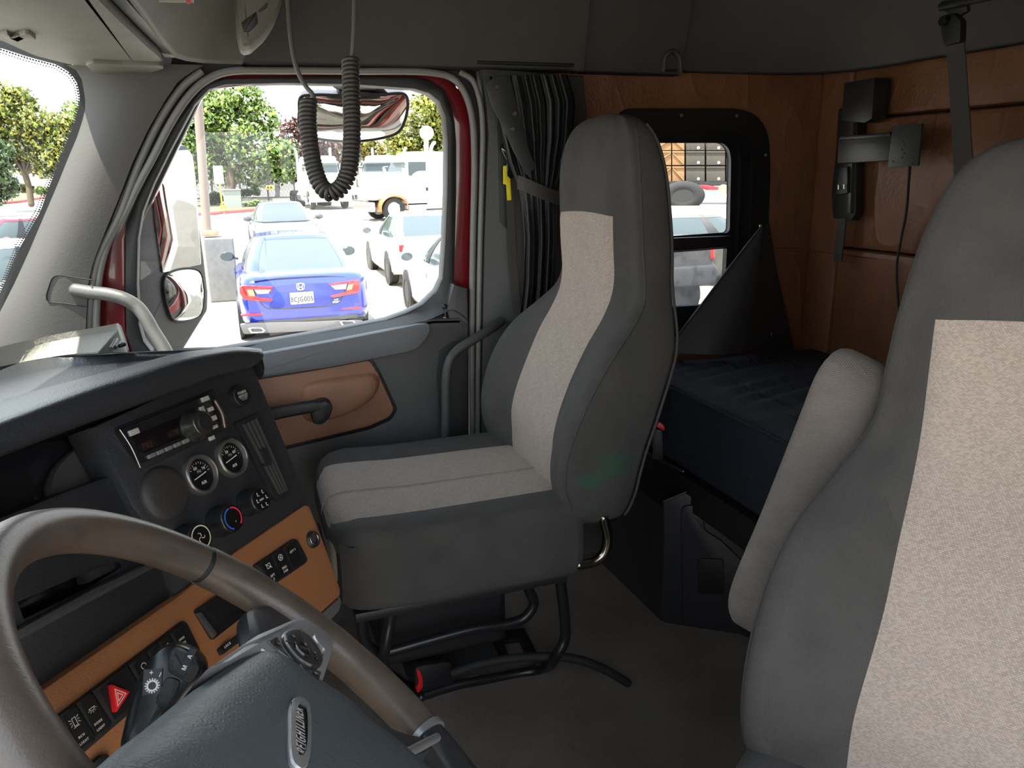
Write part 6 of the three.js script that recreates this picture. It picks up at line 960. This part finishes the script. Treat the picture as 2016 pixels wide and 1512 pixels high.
// kerb, bed, fence, sign, cabinet, bushes, far lamps
{ const K = [[300, 426], [410, 424], [440, 421], [480, 418], [520, 414], [546, 409]].map((p) => onG(p[0], p[1]));
  struct('kerb', sweep(K.map((p) => p.clone().add(V(0, 0.07, 0))), [[-0.09, -0.09], [-0.09, 0.1], [0.09, 0.1], [0.09, -0.09]], V(0, 1, 0), { n: 40 }), mat([0.42, 0.06, 0.06], 0.8), 'red painted kerb of the planting bed');
  const back = K.map((p) => p.clone().add(V(24, 0.26, 0.6)));
  struct('planting_bed', skin([resample(K.map((p) => p.clone().add(V(0.05, 0.14, 0))), 20), resample(back, 20)]), mat([0.09, 0.085, 0.05], 0.95), 'dark soil of the planting bed');
  const fx = onG(490, 404).x + 5, f = (px, py) => onX(px, py, fx), fo = thing('fence', 'dark grey slatted fence behind the planting bed', 'fence', f(490, 405)), A = f(300, 352), Bp = f(578, 350), lowy = gy(fx) + 0.1, n = 150, sl = [];
  for (let k = 0; k < n; k++) { const p = A.clone().lerp(Bp, k / n); sl.push(new THREE.BoxGeometry(0.03, p.y - lowy, (Bp.z - A.z) / n * 0.72).translate(p.x, (p.y + lowy) / 2, p.z)); }
  part(fo, 'slats', join(sl), mat([0.06, 0.062, 0.066], 0.7), { kind: 'stuff' });
  part(fo, 'backing_rail', join(rod(A.clone().add(V(0.06, -0.1, 0)), Bp.clone().add(V(0.06, -0.1, 0)), 0.05, 8), rod(A.clone().add(V(0.06, -1.4, 0)), Bp.clone().add(V(0.06, -1.4, 0)), 0.05, 8)), mat([0.05, 0.05, 0.055], 0.7));
  for (let k = 0; k < 6; k++) { const p = A.clone().lerp(Bp, k / 5); part(fo, 'post', new THREE.BoxGeometry(0.1, p.y - lowy + 0.1, 0.1).translate(p.x - 0.05, (p.y + lowy) / 2, p.z), mat([0.05, 0.05, 0.055], 0.7)); }
  const s1 = thing('fence_sign', 'small white sign with a dark symbol on the dark fence', 'sign', f(491, 367).add(V(-0.14, 0, 0))); part(s1, 'sign_board', plate(PX(fx - 0.14), [[486, 361], [495, 361], [495, 371], [487, 371]], { t: 0.02 }), M.white); part(s1, 'sign_mark', plate(PX(fx - 0.162), [[489, 363], [493, 363], [493, 367], [489, 367]], { t: 0.01, b: 0.001 }), M.black);
  const s2 = thing('fence_sign', 'small yellow warning sign on the dark fence', 'sign', f(530, 370).add(V(-0.14, 0, 0))); part(s2, 'sign_board', plate(PX(fx - 0.14), [[523, 365], [538, 364], [538, 373], [524, 374]], { t: 0.02 }), mat([0.55, 0.42, 0.05], 0.6)); for (const q of [528, 534]) part(s2, 'sign_mark', plate(PX(fx - 0.162), [[q - 2, 367], [q + 1, 367], [q + 1.5, 371], [q - 1.5, 371]], { t: 0.01, b: 0.001 }), M.black);
  const cb = thing('utility_cabinet', 'pale green grey utility cabinet beside the speed sign', 'cabinet', onG(457, 412)), cx = cb.position.x, lo = onX(460, 411, cx), hi = onX(456, 375, cx), cw = onX(475, 395, cx).z - onX(440, 395, cx).z;
  part(cb, 'cabinet_box', rbox(0.9, hi.y - lo.y, cw, 0.04, V(cx + 0.45, (hi.y + lo.y) / 2, (lo.z + hi.z) / 2)), mat([0.26, 0.28, 0.25], 0.7)); part(cb, 'lid', rbox(1.0, 0.06, cw * 1.06, 0.02, V(cx + 0.45, hi.y + 0.03, hi.z)), mat([0.27, 0.29, 0.26], 0.7));
  const sg = thing('speed_sign', 'white 10 mph sign on a yellow post in a yellow base', 'sign', onG(439, 417)), gx = sg.position.x;
  part(sg, 'sign_board', plate(PX(gx), [[419, 327], [437, 326], [441.5, 361.5], [422.5, 363]], { t: 0.03, b: 0.004 }), M.white);
  { const w = onX(438, 345, gx).z - onX(421, 345, gx).z, a = onX(430.3, 344, gx - 0.002), h = onX(430, 327.5, gx).y - onX(430, 361, gx).y; const [pg, pm] = print(w, h, 260, (x, W, H) => { x.fillStyle = '#c4c4c3'; x.fillRect(0, 0, W, H); x.strokeStyle = '#1c1824'; x.lineWidth = W * 0.04; x.beginPath(); x.arc(W / 2, H * 0.35, W * 0.36, 0, 7); x.stroke(); put('', `bold ${H * 0.2}px sans-serif`, x, '10', W / 2, H * 0.31, '#141020'); put('', `${H * 0.09}px sans-serif`, x, 'MPH', W / 2, H * 0.45, '#141020'); put('', `${H * 0.10}px sans-serif`, x, 'SPEED', W / 2, H * 0.73, '#141020'); put('', `${H * 0.10}px sans-serif`, x, 'LIMIT', W / 2, H * 0.86, '#141020'); });
    part(sg, 'sign_print', pg.rotateZ(-0.0).rotateY(-Math.PI / 2).applyMatrix4(new THREE.Matrix4().makeRotationX(0.10)).translate(a.x - 0.004, a.y, a.z), pm, { keepUV: true }); }
  part(sg, 'post', rod(onX(432, 362, gx + 0.02), onX(438, 408, gx + 0.02), 0.04, 10), M.yellow); part(sg, 'base', cyl(0.14, 0.30, 0.42, 20).translate(gx + 0.02, onX(439, 411, gx).y, onX(439.5, 411, gx).z), mat([0.62, 0.55, 0.02], 0.6));
  stick(sg, 'kerb_print', 1.15, 0.2, 160, (x, w, h) => { x.fillStyle = '#8a3434'; x.fillRect(0, 0, w, h); put('', `bold ${h * 0.8}px sans-serif`, x, 'FIRE LANE', w / 2, h / 2, '#efeaea'); }, PX(onG(428, 421).x - 0.30), 428, 420.5, 0);
}
// ---------- trees and bushes ----------
function leaves(blobs, n, size, pal, seed, flat = 1) {
  const R = rng(seed), pos = [], col = [], nor = [];
  for (const [c, r] of blobs) for (let i = 0; i < n * (r * r) / (blobs[0][1] * blobs[0][1]); i++) {
    const d = V(R() * 2 - 1, R() * 2 - 1, R() * 2 - 1); if (d.lengthSq() > 1) continue; d.normalize();
    const p = c.clone().addScaledVector(V(d.x, d.y * flat, d.z), r * (0.55 + 0.5 * Math.sqrt(R()) + 0.12 * Math.sin(d.x * 9 + d.z * 7 + d.y * 8)));
    const s = size * (0.6 + 0.8 * R()), a = V(R() - 0.5, R() - 0.5, R() - 0.5).normalize(), b = a.clone().cross(V(R() - 0.5, R() - 0.5, R() - 0.5)).normalize(), N = a.clone().cross(b);
    if (N.dot(d) < 0) N.negate();
    const k = pal[Math.floor(R() * pal.length)], f = 0.7 + 0.6 * R(), q = [p.clone().addScaledVector(a, s), p.clone().addScaledVector(b, s * 0.6).addScaledVector(N, s * 0.2), p.clone().addScaledVector(a, -s), p.clone().addScaledVector(b, -s * 0.6).addScaledVector(N, s * 0.2)];
    const nn = N.clone().lerp(d, 0.65).normalize();
    for (const j of [0, 1, 2, 0, 2, 3]) { pos.push(q[j].x, q[j].y, q[j].z); nor.push(nn.x, nn.y, nn.z); col.push(k[0] * f, k[1] * f, k[2] * f); }
  }
  const g = new THREE.BufferGeometry(); g.setAttribute('position', new THREE.Float32BufferAttribute(pos, 3)); g.setAttribute('normal', new THREE.Float32BufferAttribute(nor, 3)); g.setAttribute('color', new THREE.Float32BufferAttribute(col, 3));
  return g;
}
const leafMat = new THREE.MeshPhysicalMaterial({ vertexColors: true, roughness: 0.95, transmission: 0.45, thickness: 0, side: THREE.DoubleSide }), bark = mat([0.10, 0.075, 0.05], 0.9);
function tree(name, label, D, foot, crown, pal, seed, o = {}) {  // crown: picture circles [x, y, r] at depth D; foot: picture point of the trunk's foot
  const K = (p) => at(p[0], p[1], D), b = K(foot), t = thing(name, label, 'tree', b.clone()), R = rng(seed + 5), base = V(b.x, b.y, b.z);
  const blobs = crown.map((c) => [K(c).add(V((R() - 0.5) * 2.0, 0, (R() - 0.5) * 0.5)), c[2] * D / FPX]).sort((p, q) => q[1] - p[1]);
  const fork = K(o.fork ?? [foot[0], foot[1] - 40]), g = [tube([base.clone().add(V(0, -0.3, 0)), base.clone().lerp(fork, 0.5).add(V(0, 0, 0.05)), fork], o.r ?? 0.16, { n: 12, rs: 9 })];
  for (const [c] of blobs.slice(0, 9)) g.push(tube([fork, fork.clone().lerp(c, 0.5).add(V(0, 0.2, 0)), c], (o.r ?? 0.16) * 0.42, { n: 10, rs: 6 }));
  part(t, 'trunk', join(g), o.bark ?? bark);
  const lg = leaves(blobs, o.n ?? 2600, o.size ?? 0.16, pal, seed), q = worldOf(t); lg.translate(-q.x, -q.y, -q.z);
  const m = new THREE.Mesh(lg, leafMat); m.name = 'foliage'; m.userData.kind = 'stuff'; t.add(m);
}
const G1 = [[0.19, 0.31, 0.06], [0.25, 0.37, 0.06], [0.14, 0.25, 0.05], [0.34, 0.43, 0.08]], Y1 = [[0.46, 0.44, 0.07], [0.33, 0.38, 0.06], [0.55, 0.49, 0.09], [0.24, 0.31, 0.05]], D1 = [[0.06, 0.13, 0.03], [0.08, 0.16, 0.035], [0.11, 0.20, 0.04]], P1 = [[0.17, 0.07, 0.06], [0.22, 0.09, 0.07], [0.12, 0.06, 0.05]], O1 = [[0.32, 0.16, 0.05], [0.24, 0.20, 0.05], [0.36, 0.26, 0.05]];
tree('green_tree', 'large green tree standing behind the light pole', 49, [452, 395], [[450, 245, 58], [400, 275, 46], [505, 290, 50], [430, 205, 36], [478, 200, 34], [378, 310, 40], [548, 320, 38], [360, 240, 40], [520, 235, 30], [440, 320, 44], [500, 340, 30], [350, 335, 36], [560, 300, 26], [400, 220, 36]], G1, 11, { fork: [452, 335], r: 0.32, n: 3400, size: 0.15 });
tree('purple_tree', 'purple-leaved tree behind the coiled cord', 60, [590, 385], [[585, 270, 34], [570, 300, 28], [612, 300, 30], [632, 285, 30], [655, 300, 26], [600, 250, 24]], P1, 12, { fork: [590, 335], r: 0.2, n: 1500, size: 0.16 });
tree('autumn_tree', 'orange green tree above the middle truck', 68, [705, 385], [[680, 300, 28], [710, 285, 30], [735, 300, 26], [655, 315, 20], [760, 300, 22]], O1.concat(Y1), 13, { fork: [705, 335], r: 0.2, n: 1500, size: 0.16 });
tree('yellow_tree', 'yellow green tree rising behind the right-hand truck', 54, [850, 380], [[840, 230, 42], [870, 260, 44], [810, 275, 36], [860, 205, 30], [890, 220, 40], [790, 300, 30], [835, 300, 36], [905, 290, 40], [780, 275, 26]], Y1, 14, { fork: [850, 320], r: 0.25, n: 2600, size: 0.15 });
tree('bare_tree', 'pale bare-branched tree between the middle and right-hand trucks', 60, [775, 380], [[785, 290, 16], [770, 275, 12]], Y1, 15, { fork: [778, 330], r: 0.07, n: 160, size: 0.10, bark: mat([0.45, 0.40, 0.30], 0.8) });
tree('yellow_tree', 'yellow green tree with a forked trunk seen through the windscreen', 46, [60, 392], [[35, 250, 52], [85, 265, 48], [10, 215, 46], [60, 300, 40], [110, 280, 40], [130, 310, 36], [20, 300, 40], [-20, 250, 50], [95, 320, 28], [135, 250, 26], [45, 205, 30]], Y1.concat([[0.10, 0.16, 0.02]]), 16, { fork: [50, 345], r: 0.18, n: 3000, size: 0.14 });
tree('green_tree', 'darker green tree at the far right of the windscreen view', 58, [150, 385], [[150, 225, 26], [165, 245, 30], [140, 255, 24], [170, 290, 34], [185, 260, 30]], G1, 17, { r: 0.2, n: 1300, size: 0.16 });
tree('green_tree', 'dark green tree at the lower left edge of the windscreen', 38, [-30, 410], [[-5, 330, 40], [10, 365, 26], [-30, 300, 46], [-40, 370, 40], [8, 300, 22]], D1, 18, { r: 0.16, n: 2200, size: 0.12 });
tree('green_tree', 'green tree between the truck on the left and the purple tree', 64, [545, 390], [[545, 325, 26], [580, 335, 24], [525, 345, 22], [610, 345, 20], [640, 340, 18]], G1, 19, { fork: [545, 350], r: 0.2, n: 1200, size: 0.16 });
function bush(label, D, blobs, pal, seed, n = 900, size = 0.09) { const bl = blobs.map((c) => [at(c[0], c[1], D), c[2] * D / FPX]), t = thing('bush', label, 'bush', bl[0][0].clone().add(V(0, -bl[0][1], 0))); const lg = leaves(bl, n, size, pal, seed, 0.8), q = t.position; lg.translate(-q.x, -q.y, -q.z); const m = new THREE.Mesh(lg, leafMat); m.name = 'foliage'; m.userData.kind = 'stuff'; t.add(m); part(t, 'stems', join(bl.map(([c, r]) => rod(c.clone().add(V(0, -r, 0)), c, 0.03, 6))), bark); }
bush('rounded green bush inside the red kerb', 48, [[505, 404, 11], [493, 406, 10], [518, 406, 10]], G1, 31, 1100);
bush('dark clipped hedge in front of the dark fence', 52, [[425, 390, 14], [412, 398, 14], [490, 378, 8], [505, 378, 8], [478, 380, 9]], D1, 32, 1100);
bush('clipped hedge right of the forked tree in the windscreen', 44, [[80, 375, 9], [92, 376, 9], [104, 378, 9]], G1, 33, 900);
bush('low yellow hedge left of the forked tree in the windscreen', 47, [[30, 372, 9], [45, 371, 9], [15, 376, 9], [62, 373, 8]], Y1, 34, 900);
{ const K = [[-60, 410], [0, 403], [40, 399], [80, 392], [120, 388], [180, 384]].map((p) => onG(p[0], p[1])); struct('kerb', sweep(K.map((p) => p.clone().add(V(0, 0.07, 0))), [[-0.09, -0.09], [-0.09, 0.1], [0.09, 0.1], [0.09, -0.09]], V(0, 1, 0), { n: 40 }), mat([0.42, 0.06, 0.06], 0.8), 'red kerb seen through the windscreen'); struct('planting_bed', skin([K.map((p) => p.clone().add(V(0.05, 0.14, 0))), K.map((p) => p.clone().add(V(60, 0.9, -6)))]), mat([0.14, 0.085, 0.05], 0.95), 'brown bark of the bed seen through the windscreen'); }
{ const D = 50, p = at(840, 262, D), l = thing('globe_lamp', 'tall lamp post with a white globe in front of the yellow tree', 'lamp post', at(840, 390, D)); part(l, 'globe', new THREE.SphereGeometry(0.46, 24, 16).translate(p.x, p.y, p.z), M.white); part(l, 'post', rod(at(839, 276, D), at(841, 392, D), 0.15, 12), M.white); }

// ---------- what shows through the sleeper window ----------
{ const D = 46, a = Math.atan2(ray(1375, 320).z, ray(1375, 320).x), P = new Pl(at(1375, 330, D), V(-Math.sin(a), 0, Math.cos(a)), V(0, 1, 0)), L = (x, y) => P.px(x, y);
  const box = (x0, y0, x1, y1, dep, off, m, n, parent) => part(parent, n, plate(P, [[x0, y0], [x1, y0], [x1, y1], [x0, y1]], { t: dep, b: 0.02, off }), m);
  const tr = thing('flatbed_trailer', 'flatbed trailer loaded with bins seen through the sleeper window', 'trailer', P.hit(1400, 375));
  box(1290, 358.2, 1470, 366, 2.2, 0, M.black, 'deck', tr); part(tr, 'red_beam', plate(P, [[1370, 364], [1390, 364], [1420, 369], [1420, 374], [1390, 374], [1372, 368]], { t: 0.6, b: 0.01, off: 0.05 }), mat([0.55, 0.02, 0.03], 0.5));
  for (const [x, y] of [[1424, 373], [1448, 373]]) { const q = L(x, y); part(tr, 'wheel', new THREE.CylinderGeometry(0.30, 0.30, 0.3, 24).rotateX(Math.PI / 2).translate(q.x, q.y, 0).applyMatrix4(P.mtx()), mat([0.30, 0.24, 0.16], 0.8)); }
  { const tw = thing('tyre_stack', 'large dark tyre standing in front of the loaded trailer', 'tyre', P.hit(1360, 400)); const q = L(1362, 384); part(tw, 'tread', new THREE.TorusGeometry(0.55, 0.3, 14, 40).scale(1.5, 1, 1).translate(q.x - 0.5, q.y, 1.2).applyMatrix4(P.mtx()), mat([0.02, 0.02, 0.021], 0.9, { map: T.mottle })); part(tw, 'wheel_disc', new THREE.CylinderGeometry(0.58, 0.62, 0.5, 28).rotateX(Math.PI / 2).scale(1.5, 1, 1).translate(q.x - 0.5, q.y, 1.2).applyMatrix4(P.mtx()), mat([0.024, 0.024, 0.024], 0.9)); }
  const wood = mat([0.26, 0.14, 0.055], 0.8, { map: T.mottle }), dark = mat([0.062, 0.054, 0.042], 0.85, { map: T.mottle });
  const rows = [[[270, 296], 'top'], [[297, 325], 'middle'], [[327, 357], 'bottom']];
  const cols = [[1288, 1322, wood, 'orange', 'left'], [1323, 1348, wood, 'orange', 'right'], [1350, 1388, dark, 'dark', 'left'], [1390, 1428, dark, 'dark', 'middle'], [1430, 1468, dark, 'dark', 'right']];
  for (const [[y0, y1], rn] of rows) for (const [x0, x1, m, cn, pn] of cols) {
    const b = thing('wooden_bin', `${cn} wooden bin on the trailer, ${rn} row, ${pn} of the ${cn} ones`, 'bin', P.hit((x0 + x1) / 2, y1), 'bins stacked on the trailer');
    box(x0 + 0.6, y0 + 0.6, x1 - 0.6, y1, 1.4, 0, m, 'bin_wall', b);
    box(x0 + 0.6, y0 + 0.6, x1 - 0.6, y0 + 4, 0.1, 0.06, m, 'top_board', b);
    if (cn === 'orange') part(b, 'brace', rod(P.hit(x0 + 2, pn === 'left' ? y1 - 2 : y0 + 5, 0.05), P.hit(x1 - 2, pn === 'left' ? y0 + 5 : y1 - 2, 0.05), 0.04, 6), wood);
    else part(b, 'label_plate', disc(P, (x0 + x1) / 2 + 6, y1 - 5, 0.09, 0.03, { n: 12 }), mat([0.3, 0.28, 0.24], 0.6));
  }
  part(tr, 'dark_backing', plate(P, [[1286, 262], [1470, 262], [1470, 358], [1286, 358]], { t: 0.1, b: 0.01, off: -1.45 }), dark); }  // backing plate added so the gaps between the bins look dark
{ const P = new Pl(at(1365, 560, 8.6), V(-0.5, 0, 0.87), V(0, 1, 0)), t = thing('grey_pickup', 'grey vehicle tail with a wide dark tyre seen through the dusty lower pane', 'pickup truck', P.hit(1360, 606));
  const g = (n, pts, dep, off, m, r = 0.03) => part(t, n, plate(P, pts, { t: dep, b: 0.02, off, r }), m);
  g('tailgate', [[1290, 480], [1398, 478], [1404, 490], [1402, 530], [1290, 538]], 1.2, 0, mat([0.07, 0.07, 0.068], 0.5));
  g('bumper', [[1290, 528], [1406, 520], [1414, 532], [1408, 552], [1380, 560], [1290, 566]], 0.5, 0.12, mat([0.045, 0.047, 0.05], 0.5));
  g('tyre', [[1300, 560], [1376, 556], [1380, 580], [1374, 604], [1360, 616], [1300, 618]], 0.5, 0.0, tyre, 0.06);
  g('tail_lamp', [[1398, 488], [1406, 487], [1407, 510], [1399, 512]], 0.1, 0.02, M.redPlastic, 0.01); }
scene.traverse((o) => { if (o.isMesh) { o.castShadow = true; o.receiveShadow = true; } });
renderer.render(scene, camera);
